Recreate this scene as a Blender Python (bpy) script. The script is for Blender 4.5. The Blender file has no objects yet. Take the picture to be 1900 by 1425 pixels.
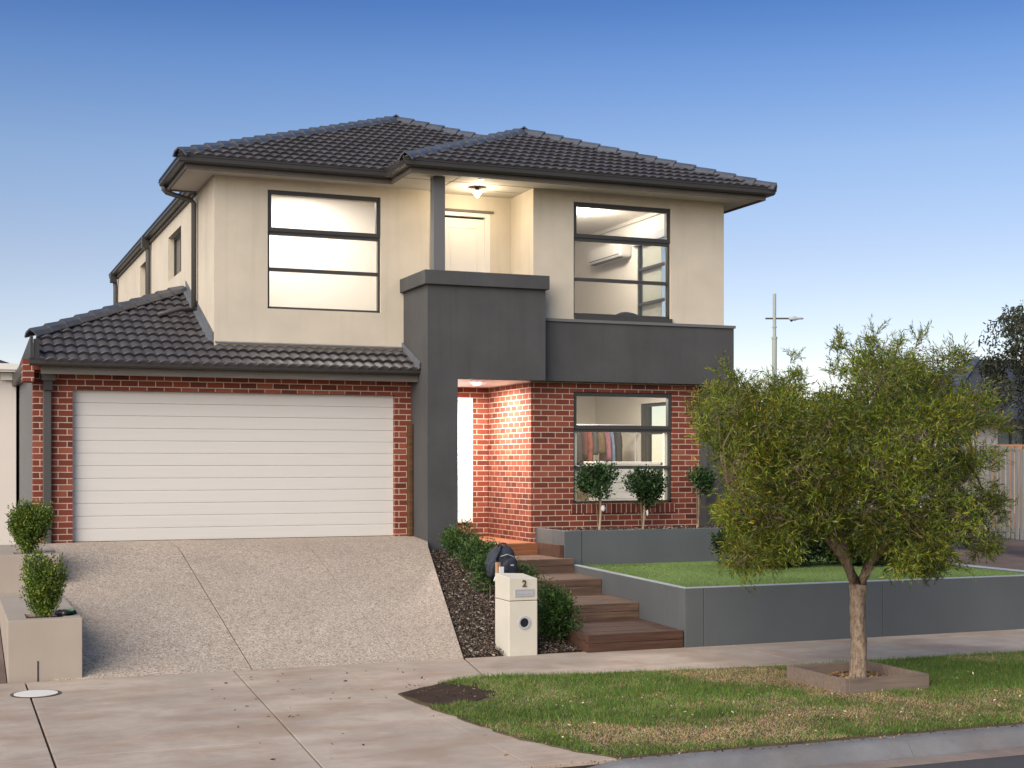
import bpy, bmesh, math, random
import numpy as np
from mathutils import Vector, Matrix
random.seed(7); RNG = np.random.default_rng(7)
R = math.radians
scene = bpy.context.scene
COL = scene.collection

# ------------------------------------------------------------------ camera
TH = R(21.839)
cam_d = bpy.data.cameras.new("camera"); cam = bpy.data.objects.new("camera", cam_d); COL.objects.link(cam)
cam.location = (0, 0, 2.19); cam.rotation_euler = (R(90), 0, -TH)
cam_d.sensor_width = 36; cam_d.lens = 36 * 2620 / 1900
cam_d.shift_y = 146.5 / 1900
cam_d.clip_start = .1; cam_d.clip_end = 3000
scene.camera = cam
# ------------------------------------------------------------------ world, sun, exposure
SUN_EL, SUN_AZ = R(30), R(-126)       # azimuth measured from +Y towards +X
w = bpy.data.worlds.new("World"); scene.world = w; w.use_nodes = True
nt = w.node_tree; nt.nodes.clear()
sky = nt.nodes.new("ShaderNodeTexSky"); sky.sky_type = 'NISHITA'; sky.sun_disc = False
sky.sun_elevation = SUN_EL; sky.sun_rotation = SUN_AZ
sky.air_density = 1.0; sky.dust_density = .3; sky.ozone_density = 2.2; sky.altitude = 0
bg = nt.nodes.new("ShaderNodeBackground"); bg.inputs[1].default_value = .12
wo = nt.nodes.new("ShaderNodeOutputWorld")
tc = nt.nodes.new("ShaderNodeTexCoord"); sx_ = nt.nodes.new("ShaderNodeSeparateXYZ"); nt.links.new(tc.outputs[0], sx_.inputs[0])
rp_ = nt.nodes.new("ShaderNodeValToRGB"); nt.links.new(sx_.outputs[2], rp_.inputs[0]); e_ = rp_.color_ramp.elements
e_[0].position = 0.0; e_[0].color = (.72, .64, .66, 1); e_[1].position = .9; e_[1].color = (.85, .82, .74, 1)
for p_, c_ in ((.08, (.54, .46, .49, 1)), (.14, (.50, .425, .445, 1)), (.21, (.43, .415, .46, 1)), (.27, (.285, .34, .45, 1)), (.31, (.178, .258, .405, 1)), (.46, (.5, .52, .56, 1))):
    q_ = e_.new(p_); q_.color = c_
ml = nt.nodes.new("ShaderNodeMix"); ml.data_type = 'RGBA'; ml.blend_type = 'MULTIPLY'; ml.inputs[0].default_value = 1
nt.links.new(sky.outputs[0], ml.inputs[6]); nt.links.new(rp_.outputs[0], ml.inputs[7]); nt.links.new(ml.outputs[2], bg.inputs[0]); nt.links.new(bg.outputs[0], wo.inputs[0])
sd = bpy.data.lights.new("sun", 'SUN'); so = bpy.data.objects.new("sun", sd); COL.objects.link(so)
sd.energy = 2.25; sd.angle = R(60); sd.color = (1, .885, .74)
_d = Vector((math.sin(SUN_AZ) * math.cos(SUN_EL), math.cos(SUN_AZ) * math.cos(SUN_EL), math.sin(SUN_EL)))
so.rotation_euler = _d.to_track_quat('Z', 'Y').to_euler(); so.location = (-10, -10, 20)
vs = scene.view_settings; vs.view_transform = 'Standard'; vs.look = 'None'; vs.gamma = 1; vs.exposure = 1.17

# ------------------------------------------------------------------ node helpers
def lin(r, g, b):
    f = lambda c: (c / 255 / 12.92) if c <= 10 else ((c / 255 + .055) / 1.055) ** 2.4
    return (f(r), f(g), f(b), 1)
class NT:
    def __init__(s, name):
        s.m = bpy.data.materials.new(name); s.m.use_nodes = True; s.t = s.m.node_tree
        s.b = s.t.nodes["Principled BSDF"]; s.o = s.t.nodes["Material Output"]
    def n(s, kind, **k):
        x = s.t.nodes.new("ShaderNode" + kind)
        for a, v in k.items():
            if a.startswith("i_"):
                key = a[2:]; key = int(key) if key.isdigit() else key
                s.put(x.inputs[key], v)
            else: setattr(x, a, v)
        return x
    def put(s, inp, v):
        if isinstance(v, bpy.types.NodeSocket): s.t.links.new(v, inp)
        elif isinstance(v, bpy.types.Node): s.t.links.new(v.outputs[0], inp)
        else: inp.default_value = v
    def math(s, op, a, b=None):
        x = s.n("Math", operation=op); s.put(x.inputs[0], a)
        if b is not None: s.put(x.inputs[1], b)
        return x.outputs[0]
    def mix(s, f, a, b, mode='MIX'):
        x = s.n("Mix", data_type='RGBA', blend_type=mode)
        s.put(x.inputs[0], f); s.put(x.inputs[6], a); s.put(x.inputs[7], b); return x.outputs[2]
    def ramp(s, f, stops):
        x = s.n("ValToRGB"); s.put(x.inputs[0], f); e = x.color_ramp.elements
        while len(e) < len(stops): e.new(.5)
        for i, (p, c) in enumerate(stops):
            e[i].position = p; e[i].color = c if isinstance(c, tuple) else (c, c, c, 1)
        return x.outputs[0]
    def pos(s, kind="pos", scale=None):
        if kind == "pos": v = s.n("NewGeometry").outputs[0]
        elif kind == "uv": v = s.n("UVMap").outputs[0]
        else: v = s.n("TexCoord").outputs[3]
        if scale:
            mp = s.n("Mapping"); s.put(mp.inputs[0], v); mp.inputs[3].default_value = scale; v = mp.outputs[0]
        return v
    def noise(s, v, scale, detail=4, rough=.55):
        return s.n("TexNoise", i_Vector=v, i_Scale=scale, i_Detail=detail, i_Roughness=rough).outputs[0]
    def bump(s, h, strength=.3, dist=.01):
        s.put(s.b.inputs["Normal"], s.n("Bump", i_Strength=strength, i_Distance=dist, i_Height=h).outputs[0])
    def fin(s, col, rough=.8, spec=None, metal=0):
        s.put(s.b.inputs["Base Color"], col); s.put(s.b.inputs["Roughness"], rough); s.b.inputs["Metallic"].default_value = metal
        if spec is not None: s.b.inputs["Specular IOR Level"].default_value = spec
        return s.m
def sc(c, k): return (c[0] * k, c[1] * k, c[2] * k, 1)
def c3(r, g, b): return (r, g, b, 1)

def mottled(name, c, rough=.8, var=.12, nsc=1.5, fine=60, bstr=.25, bd=.004, stretch=None, streak=0, spec=.3):
    t = NT(name); v = t.pos("pos", stretch)
    a = t.noise(v, nsc, 6); b = t.noise(v, fine, 3)
    col = t.mix(t.ramp(a, [(.3, 0.), (.7, 1.)]), sc(c, 1 - var), sc(c, 1 + var))
    col = t.mix(t.math('MULTIPLY', b, .35), col, sc(c, 1 - var * 1.6))
    if streak:
        sv = t.pos("pos", (7, 7, .35)); s_ = t.noise(sv, 1.2, 5)
        col = t.mix(t.math('MULTIPLY', t.ramp(s_, [(.52, 0.), (.75, 1.)]), streak), col, sc(c, .72))
    t.bump(b, bstr, bd)
    return t.fin(col, rough, spec)
M = {}
M['cream'] = mottled('cream_render', c3(.57, .505, .405), .9, .09, 1.5, 90, .5, .005, streak=.32)
M['dark'] = mottled('charcoal_render', c3(.068, .068, .069), .85, .16, 1.6, 90, .5, .005, streak=.5)
M['post'] = mottled('charcoal_post', c3(.13, .13, .132), .6, .05)
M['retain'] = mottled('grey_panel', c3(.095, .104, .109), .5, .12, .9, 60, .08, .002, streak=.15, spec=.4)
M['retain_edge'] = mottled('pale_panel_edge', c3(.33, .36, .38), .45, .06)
M['stone'] = mottled('planter_render', c3(.36, .305, .25), .85, .07, 2, 90, .3, .003, streak=.12)
M['mail'] = mottled('cream_post_render', c3(.54, .51, .43), .8, .05, 3, 90, .25, .002, streak=.15)
M['soffit'] = mottled('soffit_sheet', c3(.52, .48, .42), .8, .04)
M['fascia'] = mottled('fascia_board', c3(.125, .11, .095), .7, .14, 3, 40, .4, .004, (1, 1, 9))
M['gutter'] = mottled('dark_gutter_metal', c3(.036, .032, .028), .38, .08, 3, 40, .05, .001, spec=.5)
M['pipe'] = mottled('downpipe_metal', c3(.075, .072, .068), .5, .08)
M['frame'] = mottled('window_frame_metal', c3(.046, .044, .040), .4, .04, spec=.5)
M['white'] = mottled('white_paint', c3(.72, .68, .62), .5, .03)
M['whitecold'] = mottled('bright_white_paint', c3(.78, .77, .76), .5, .02)
M['interior'] = mottled('interior_plaster', c3(.62, .58, .52), .9, .02)
M['floor_in'] = mottled('interior_floor', c3(.2, .17, .14), .8, .05)
M['garage'] = None
M['neigh'] = mottled('neighbour_render', c3(.64, .59, .54), .9, .05, 1, streak=.15)
M['flash'] = mottled('lead_flashing', c3(.13, .14, .155), .45, .15, 6, 50)
M['galv'] = mottled('galvanised_steel', c3(.33, .36, .31), .5, .05)
M['black'] = mottled('dark_void', c3(.012, .012, .013), .6, .1)
M['alu'] = mottled('satin_metal', c3(.38, .39, .42), .35, .05, spec=.5)
M['navy'] = mottled('navy_fabric', c3(.035, .04, .055), .75, .2, 12)
M['navy2'] = mottled('dark_fabric_pocket', c3(.022, .026, .038), .6, .2, 12)
M['tag'] = mottled('white_tag', c3(.65, .65, .66), .6, .05)
M['purple'] = mottled('purple_strip', c3(.09, .06, .13), .6, .1)
M['numeral'] = mottled('bronze_numeral', c3(.09, .055, .02), .45, .1)
M['ac'] = mottled('white_plastic', c3(.6, .58, .54), .5, .02)
M['pink'] = mottled('pink_cloth', c3(.45, .2, .22), .9, .1)

t = NT('garage_door_steel'); v = t.pos("pos", (.6, 1, 14)); a = t.noise(v, 2.5, 4); b = t.noise(t.pos("pos", (3, 1, 26)), 9, 3)
col = t.mix(a, c3(.63, .595, .54), c3(.69, .65, .60)); t.bump(b, .25, .004); M['garage'] = t.fin(t.mix(1., col, c3(.90, .92, .94), 'MULTIPLY'), .45, .35)

def brick_mat(name, rot=False, w=.24, h=.086, off_=.5):
    t = NT(name); uv = t.n("UVMap").outputs[0]
    if rot:
        mp = t.n("Mapping"); t.put(mp.inputs[0], uv); mp.inputs[2].default_value = (0, 0, R(90)); uv = mp.outputs[0]
    wob = t.n("TexNoise", i_Vector=uv, i_Scale=6., i_Detail=2.)
    off = t.n("VectorMath", operation='SCALE'); t.put(off.inputs[0], wob.outputs[1]); off.inputs[3].default_value = .006
    ad = t.n("VectorMath", operation='ADD'); t.put(ad.inputs[0], uv); t.put(ad.inputs[1], off.outputs[0]); uvw = ad.outputs[0]
    br = t.n("TexBrick", i_Vector=uvw, i_Scale=1., offset=off_); br.inputs["Color1"].default_value = (0, 0, 0, 1); br.inputs["Color2"].default_value = (1, 1, 1, 1)
    br.inputs["Mortar"].default_value = (.5, .5, .5, 1)
    br.inputs["Mortar Size"].default_value = .0062; br.inputs["Mortar Smooth"].default_value = .15; br.inputs["Bias"].default_value = 0
    br.inputs["Brick Width"].default_value = w; br.inputs["Row Height"].default_value = h
    n1 = t.noise(t.pos("pos"), 35, 5, .7); n2 = t.noise(t.pos("pos"), 1.2, 3)
    base = t.ramp(br.outputs[0], [(0., c3(.08, .02, .016)), (.3, c3(.15, .032, .020)), (.7, c3(.195, .043, .026)), (1., c3(.26, .078, .046))])
    base = t.mix(t.math('MULTIPLY', t.ramp(n1, [(.45, 0.), (.75, 1.)]), .5), base, c3(.12, .045, .035))
    base = t.mix(t.math('MULTIPLY', n2, .2), base, c3(.28, .09, .05))
    mort = t.mix(n1, c3(.38, .30, .23), c3(.54, .45, .36))
    col = t.mix(br.outputs[1], base, mort)
    h_ = t.math('ADD', t.math('MULTIPLY', t.math('SUBTRACT', 1., br.outputs[1]), 1.), t.math('MULTIPLY', n1, .35))
    t.bump(h_, .55, .006)
    return t.fin(col, .88, .25)
M['brick'] = brick_mat('red_brick'); M['brick_soldier'] = brick_mat('red_brick_on_edge', True, .155, .086, 0.)

t = NT('concrete_roof_tile'); uv = t.n("UVMap").outputs[0]; sp = t.n("SeparateXYZ", i_0=uv)
fu = t.math('FLOOR', t.math('DIVIDE', sp.outputs[0], .3)); fv = t.math('FLOOR', t.math('DIVIDE', sp.outputs[1], .32))
cb = t.n("CombineXYZ"); t.put(cb.inputs[0], fu); t.put(cb.inputs[1], fv); wn = t.n("TexWhiteNoise", i_Vector=cb.outputs[0])
n1 = t.noise(t.pos("pos"), 9, 5, .6)
col = t.mix(wn.outputs[0], c3(.038, .034, .036), c3(.070, .062, .066)); col = t.mix(t.math('MULTIPLY', n1, .5), col, c3(.088, .080, .082))
t.bump(t.noise(t.pos("pos"), 120, 3), .3, .003); M['tile'] = t.fin(col, .5, .5)
M['cap'] = mottled('ridge_cap_tile', c3(.075, .08, .095), .34, .25, 4, 80, .2, .003, spec=.6)  # sky reflection tinted into the colour: paler, bluer than the tiles
M['roof_dark'] = mottled('neighbour_roof', c3(.05, .052, .062), .6, .3, 3, 30, .6, .02, (.3, .3, 9))

# exposed aggregate
t = NT('exposed_aggregate'); p = t.pos()
vo = t.n("TexVoronoi", i_Vector=p, i_Scale=85.); v2 = t.n("TexVoronoi", i_Vector=t.pos("pos", (1, .45, 1)), i_Scale=48.)
s1 = t.n("SeparateColor", i_0=vo.outputs[1]).outputs[0]
st = t.ramp(s1, [(0., c3(.09, .072, .06)), (.15, c3(.24, .19, .15)), (.5, c3(.48, .385, .295)), (.8, c3(.57, .48, .39)), (1., c3(.68, .63, .56))])
s2 = t.n("SeparateColor", i_0=v2.outputs[1]).outputs[0]
col = t.mix(.24, st, t.ramp(s2, [(0., c3(.12, .09, .07)), (1., c3(.58, .49, .4))]))
n = t.noise(p, .55, 5, .6)
col = t.mix(t.math('MULTIPLY', t.ramp(n, [(.38, 1.), (.62, 0.)]), .3), col, c3(.2, .17, .145))
col = t.mix(t.math('MULTIPLY', t.noise(t.pos("pos", (3, .4, 1)), 1.1, 4), .18), col, c3(.36, .25, .17))
t.bump(vo.outputs[0], .35, .004); M['agg'] = t.fin(col, .85, .3)

def concrete(name, c, stain, warm=.35):  # stained slab
    t = NT(name); p = t.pos()
    a = t.noise(p, .8, 7, .62); b = t.noise(t.pos("pos", (.8, 1.3, 1)), 1.3, 7, .65); f = t.noise(p, 90, 3, .7); g = t.noise(p, 4.5, 6, .68)
    col = t.mix(t.ramp(a, [(.38, 0.), (.62, 1.)]), sc(c, .82), sc(c, 1.14))
    col = t.mix(t.math('MULTIPLY', t.ramp(b, [(.45, 0.), (.68, 1.)]), stain), col, c3(c[0] * .72, c[1] * .55, c[2] * .45))
    col = t.mix(t.math('MULTIPLY', t.ramp(g, [(.5, 0.), (.72, 1.)]), .4), col, sc(c, .62))
    col = t.mix(t.math('MULTIPLY', t.ramp(f, [(.5, 0.), (.8, 1.)]), .35), col, sc(c, .55))
    t.bump(t.math('ADD', f, g), .2, .003); return t.fin(col, .85, .3)
M['conc'] = concrete('footpath_concrete', c3(.435, .355, .285), .7)
M['kerb'] = concrete('kerb_concrete', c3(.175, .175, .18), .6)
M['tray'] = concrete('gutter_tray_concrete', c3(.24, .19, .165), .4)
M['sideroad'] = concrete('side_road_surface', c3(.15, .11, .095), .4)
M['joint'] = mottled('joint_filler', c3(.05, .042, .038), .9, .2)
t = NT('asphalt_surface'); p = t.pos(); f = t.noise(p, 160, 3, .7)
M['asphalt'] = t.fin(t.mix(f, c3(.022, .022, .025), c3(.085, .08, .08)), .9)
def ground(name, stops, s1=6, s2=60, b=.6):
    t = NT(name); p = t.pos(); a = t.noise(p, s1, 8, .7); f = t.noise(p, s2, 4, .7)
    m_ = t.math('ADD', t.math('MULTIPLY', a, .5), t.math('MULTIPLY', f, .5))
    t.bump(f, b, .02); return t.fin(t.ramp(m_, stops), .95, .1)
M['soil'] = ground('dark_soil', [(.3, c3(.02, .013, .010)), (.6, c3(.075, .047, .035))])
M['lawnsoil'] = ground('lawn_soil', [(.3, c3(.04, .035, .018)), (.55, c3(.11, .085, .05)), (.75, c3(.17, .135, .08))], 3, 50)
M['earth'] = ground('earth', [(.3, c3(.08, .07, .045)), (.7, c3(.16, .13, .085))], .3, 10)
t = NT('artificial_turf'); p = t.pos(); f = t.noise(t.pos("pos", (1, 1, 1)), 130, 3, .7); g = t.noise(t.pos("pos", (.4, 2, 1)), 1.2, 4)
col = t.mix(f, c3(.06, .115, .022), c3(.16, .25, .06)); col = t.mix(t.math('MULTIPLY', g, .4), col, c3(.2, .27, .09)); t.bump(f, .6, .01); M['turf'] = t.fin(col, .9, .2)

def timber(name, c, c2, axis=0, dark=.5, rough=.8):
    t = NT(name); s_ = [14, 14, 14]; s_[axis] = .7
    a = t.noise(t.pos("pos", tuple(s_)), 2.0, 6, .65); g = t.noise(t.pos(), 1.7, 4)
    col = t.mix(t.ramp(a, [(.32, 0.), (.7, 1.)]), sc(c, dark), c); col = t.mix(t.ramp(g, [(.4, 0.), (.65, .6)]), col, c2)
    t.bump(a, .5, .006); return t.fin(col, rough, .3)
M['sleeper'] = timber('stained_timber_sleeper', c3(.12, .058, .037), c3(.06, .034, .024), 0, .25)
M['sleeper_grey'] = timber('weathered_timber_sleeper', c3(.185, .115, .08), c3(.085, .05, .036), 0, .28)
M['deck'] = timber('oiled_deck_board', c3(.30, .115, .05), c3(.24, .10, .05))
M['treebox'] = timber('grey_timber_board', c3(.22, .17, .135), c3(.22, .16, .12), 0, .5)
M['fence'] = timber('weathered_paling', c3(.32, .315, .30), c3(.24, .23, .215), 2, .5)
M['fence_warm_light'] = timber('paling_warm_light', c3(.42, .22, .11), c3(.36, .18, .10), 2, .7)  # warm light on the far fence painted into the timber colour
M['stake'] = timber('pine_stake', c3(.42, .24, .13), c3(.36, .22, .13), 2, .7)
M['stake_grey'] = timber('grey_stake', c3(.3, .26, .2), c3(.26, .22, .17), 2, .7)
M['slab_timber'] = timber('brown_timber_slab', c3(.15, .07, .03), c3(.08, .04, .02), 0, .3)
t = NT('bark_rough'); a = t.noise(t.pos("pos", (9, 9, 4.)), 3.6, 7, .75); b = t.noise(t.pos(), 40, 4)
col = t.ramp(a, [(.3, c3(.06, .042, .03)), (.45, c3(.28, .20, .14)), (.6, c3(.46, .36, .27))]); t.bump(t.math('ADD', a, t.math('MULTIPLY', b, .4)), 1., .035); M['bark'] = t.fin(col, .95, .1)
M['twig'] = mottled('twig_bark', c3(.15, .11, .075), .9, .3, 8)
M['palestem'] = mottled('pale_stem', c3(.34, .26, .17), .9, .2, 8)

t = NT('leaf_surface'); at_ = t.n("Attribute", attribute_name="Col")
tr = t.n("BsdfTranslucent"); t.put(tr.inputs[0], at_.outputs[0])
mx = t.n("MixShader"); mx.inputs[0].default_value = .28
t.fin(at_.outputs[0], .5, .35); t.t.links.new(t.b.outputs[0], mx.inputs[1]); t.t.links.new(tr.outputs[0], mx.inputs[2]); t.t.links.new(mx.outputs[0], t.o.inputs[0]); M['leaf'] = t.m
t = NT('blade_surface'); at_ = t.n("Attribute", attribute_name="Col"); M['blade'] = t.fin(at_.outputs[0], .7, .2)

t = NT('window_glass'); t.t.nodes.remove(t.b)
tb = t.n("BsdfTransparent"); tb.inputs[0].default_value = (.93, .95, .94, 1); gl = t.n("BsdfGlossy"); gl.inputs[1].default_value = .01
ge = t.n("NewGeometry"); dp = t.n("VectorMath", operation='DOT_PRODUCT'); t.put(dp.inputs[0], ge.outputs[1]); t.put(dp.inputs[1], ge.outputs[4])
k = t.math('ADD', .05, t.math('MULTIPLY', .8, t.math('POWER', t.math('SUBTRACT', 1., t.math('ABSOLUTE', dp.outputs[1])), 5.)))
mx = t.n("MixShader"); t.put(mx.inputs[0], k); t.t.links.new(tb.outputs[0], mx.inputs[1]); t.t.links.new(gl.outputs[0], mx.inputs[2]); t.t.links.new(mx.outputs[0], t.o.inputs[0]); M['glass'] = t.m
M['darkglass'] = mottled('dark_window_glass', c3(.02, .02, .022), .12, .05, spec=.6)
M['greyglass'] = mottled('grey_window_glass', c3(.12, .16, .17), .12, .05, spec=.6)
def emis(name, c, s_):
    t = NT(name); t.b.inputs["Emission Color"].default_value = c; t.b.inputs["Emission Strength"].default_value = s_; return t.fin(c)
M['bulb'] = emis('lit_bulb', (1, .90, .7, 1), 14); M['downlight'] = emis('lit_downlight', (1, .9, .85, 1), 14)
M['opal'] = emis('lit_opal', (1, .9, .75, 1), 6)
def cloth(name, c): return mottled(name, c, .9, .35, 14, 60)
CL = [cloth('cloth_a', c3(.012, .011, .012)), cloth('cloth_b', c3(.05, .01, .012)), cloth('cloth_c', c3(.11, .025, .015)), cloth('cloth_d', c3(.03, .03, .035)),
      cloth('cloth_e', c3(.07, .045, .02)), cloth('cloth_f', c3(.15, .055, .075)), cloth('cloth_g', c3(.08, .11, .17)), cloth('cloth_h', c3(.012, .012, .013))]

# ------------------------------------------------------------------ object helpers
def tag(o, label=None, cat=None, group=None, kind=None):
    if label: o['label'] = label
    if cat: o['category'] = cat
    if group: o['group'] = group
    if kind: o['kind'] = kind
    return o
WL = {}
def empty(name, loc, label=None, cat=None, group=None):
    o = bpy.data.objects.new(name, None); COL.objects.link(o); o.location = loc; o.empty_display_size = .3
    WL[o.name] = Vector(loc); return tag(o, label, cat, group)
class MB:
    def __init__(s): s.v = []; s.f = []; s.uv = None
    def box(s, x0, x1, y0, y1, z0, z1):
        i = len(s.v); s.v += [(x0, y0, z0), (x1, y0, z0), (x1, y1, z0), (x0, y1, z0), (x0, y0, z1), (x1, y0, z1), (x1, y1, z1), (x0, y1, z1)]
        s.f += [tuple(i + k for k in q) for q in ((3, 2, 1, 0), (4, 5, 6, 7), (0, 1, 5, 4), (1, 2, 6, 5), (2, 3, 7, 6), (3, 0, 4, 7))]; return s
    def obox(s, c, size, rz=0, rx=0, ry=0):
        m_ = Matrix.Translation(c) @ Matrix.Rotation(rz, 4, 'Z') @ Matrix.Rotation(rx, 4, 'X') @ Matrix.Rotation(ry, 4, 'Y')
        t_ = MB().box(-size[0] / 2, size[0] / 2, -size[1] / 2, size[1] / 2, -size[2] / 2, size[2] / 2)
        i = len(s.v); s.v += [tuple(m_ @ Vector(p)) for p in t_.v]; s.f += [tuple(i + k for k in f) for f in t_.f]; return s
    def prism(s, pts, z0, z1):
        n = len(pts); i = len(s.v); zz0 = z0 if isinstance(z0, (list, tuple)) else [z0] * n; zz1 = z1 if isinstance(z1, (list, tuple)) else [z1] * n
        s.v += [(p[0], p[1], zz0[k]) for k, p in enumerate(pts)] + [(p[0], p[1], zz1[k]) for k, p in enumerate(pts)]
        s.f += [tuple(i + k for k in reversed(range(n))), tuple(i + n + k for k in range(n))]
        s.f += [(i + k, i + (k + 1) % n, i + n + (k + 1) % n, i + n + k) for k in range(n)]; return s
    def poly(s, pts): i = len(s.v); s.v += [tuple(p) for p in pts]; s.f.append(tuple(range(i, i + len(pts)))); return s
    def sweep(s, prof, path, closed=False):
        """profile (out, z) swept along a horizontal path with mitred corners; out = to the right of travel"""
        n = len(path); rings = []
        for k, p in enumerate(path):
            p = Vector(p)
            d0 = (p - Vector(path[k - 1])).normalized() if (k > 0 or closed) else None
            d1 = (Vector(path[(k + 1) % n]) - p).normalized() if (k < n - 1 or closed) else None
            a = d0 or d1; b = d1 or d0
            na = Vector((a.y, -a.x, 0)); nb = Vector((b.y, -b.x, 0)); m_ = (na + nb); m_ = m_ / max(m_.dot(na), .2)
            rings.append([p + m_ * o + Vector((0, 0, z)) for o, z in prof])
        i = len(s.v); L = len(prof)
        for r in rings: s.v += [tuple(q) for q in r]
        for k in range(n - 1 if not closed else n):
            a, b = i + k * L, i + ((k + 1) % n) * L
            for j in range(L): s.f.append((a + j, a + (j + 1) % L, b + (j + 1) % L, b + j))
        if not closed: s.f.append(tuple(i + j for j in reversed(range(L)))); s.f.append(tuple(i + (n - 1) * L + j for j in range(L)))
        return s
    def tube(s, pts, rad, seg=8):
        pts = [Vector(p) for p in pts]; rad = rad if isinstance(rad, (list, tuple)) else [rad] * len(pts); i = len(s.v)
        for k, p in enumerate(pts):
            d = (pts[min(k + 1, len(pts) - 1)] - pts[max(k - 1, 0)]).normalized(); a = d.orthogonal().normalized() if abs(d.z) < .9 else Vector((1, 0, 0)).cross(d).normalized()
            b = d.cross(a)
            for j in range(seg):
                q = 2 * math.pi * j / seg; s.v.append(tuple(p + (a * math.cos(q) + b * math.sin(q)) * rad[k]))
        for k in range(len(pts) - 1):
            for j in range(seg): a0 = i + k * seg; s.f.append((a0 + j, a0 + (j + 1) % seg, a0 + seg + (j + 1) % seg, a0 + seg + j))
        s.f.append(tuple(i + j for j in reversed(range(seg)))); s.f.append(tuple(i + (len(pts) - 1) * seg + j for j in range(seg))); return s
    def lathe(s, c, prof, seg=24, axis='z'):
        i = len(s.v)
        for r, h in prof:
            for j in range(seg):
                q = 2 * math.pi * j / seg; a, b = r * math.cos(q), r * math.sin(q)
                s.v.append((c[0] + a, c[1] + b, c[2] + h) if axis == 'z' else (c[0] + a, c[1] + h, c[2] + b))
        for k in range(len(prof) - 1):
            for j in range(seg): a0 = i + k * seg; s.f.append((a0 + j, a0 + (j + 1) % seg, a0 + seg + (j + 1) % seg, a0 + seg + j))
        s.f.append(tuple(i + j for j in reversed(range(seg)))); s.f.append(tuple(i + (len(prof) - 1) * seg + j for j in range(seg))); return s
    def build(s, name, mat, parent=None, bevel=0, smooth=False, uvs=None):
        off = WL.get(parent.name, Vector((0, 0, 0))) if parent else Vector((0, 0, 0))
        me = bpy.data.meshes.new(name); me.from_pydata([tuple(Vector(p) - off) for p in s.v], [], s.f); me.update()
        uvl = me.uv_layers.new(name="UVMap")
        for pl in me.polygons:
            n = pl.normal
            ax = max(range(3), key=lambda k: abs(n[k]))
            for li in pl.loop_indices:
                p = s.v[me.loops[li].vertex_index]
                uvl.data[li].uv = (p[1], p[2]) if ax == 0 else ((p[0], p[2]) if ax == 1 else (p[0], p[1]))
        if uvs:
            for li, l in enumerate(me.loops): uvl.data[li].uv = uvs[l.vertex_index]
        o = bpy.data.objects.new(name, me); COL.objects.link(o); o.data.materials.append(M[mat] if isinstance(mat, str) else mat)
        if smooth:
            for pl in me.polygons: pl.use_smooth = True
        bm = bmesh.new(); bm.from_mesh(me); bmesh.ops.recalc_face_normals(bm, faces=bm.faces); bm.to_mesh(me); bm.free()
        if bevel:
            bv = o.modifiers.new("bevel", 'BEVEL'); bv.width = bevel; bv.segments = 2; bv.limit_method = 'ANGLE'
        if parent: o.parent = parent
        WL[o.name] = off
        return o
def grid_wall(mb, axis, p0, p1, u0, u1, z0, z1, holes=()):
    """wall slab between planes p0..p1 on `axis`, with rectangular holes (u0,u1,z0,z1)"""
    us = sorted({u0, u1} | {h[0] for h in holes} | {h[1] for h in holes}); zs = sorted({z0, z1} | {h[2] for h in holes} | {h[3] for h in holes})
    us = [u for u in us if u0 <= u <= u1]; zs = [z for z in zs if z0 <= z <= z1]
    def hole(u, z): return any(h[0] < u < h[1] and h[2] < z < h[3] for h in holes)
    P = {}
    def vi(iu, iz, side):
        k = (iu, iz, side)
        if k not in P:
            u, z, p = us[iu], zs[iz], (p0, p1)[side]
            P[k] = len(mb.v); mb.v.append((u, p, z) if axis == 'y' else (p, u, z))
        return P[k]
    nu, nz = len(us) - 1, len(zs) - 1
    solid = [[not hole((us[i] + us[i + 1]) / 2, (zs[j] + zs[j + 1]) / 2) for j in range(nz)] for i in range(nu)]
    S = lambda i, j: 0 <= i < nu and 0 <= j < nz and solid[i][j]
    for i in range(nu):
        for j in range(nz):
            if not solid[i][j]: continue
            mb.f.append((vi(i, j, 0), vi(i + 1, j, 0), vi(i + 1, j + 1, 0), vi(i, j + 1, 0)))
            mb.f.append((vi(i, j + 1, 1), vi(i + 1, j + 1, 1), vi(i + 1, j, 1), vi(i, j, 1)))
            if not S(i - 1, j): mb.f.append((vi(i, j, 0), vi(i, j + 1, 0), vi(i, j + 1, 1), vi(i, j, 1)))
            if not S(i + 1, j): mb.f.append((vi(i + 1, j, 0), vi(i + 1, j, 1), vi(i + 1, j + 1, 1), vi(i + 1, j + 1, 0)))
            if not S(i, j - 1): mb.f.append((vi(i, j, 0), vi(i, j, 1), vi(i + 1, j, 1), vi(i + 1, j, 0)))
            if not S(i, j + 1): mb.f.append((vi(i, j + 1, 0), vi(i + 1, j + 1, 0), vi(i + 1, j + 1, 1), vi(i, j + 1, 1)))
    return mb
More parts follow.
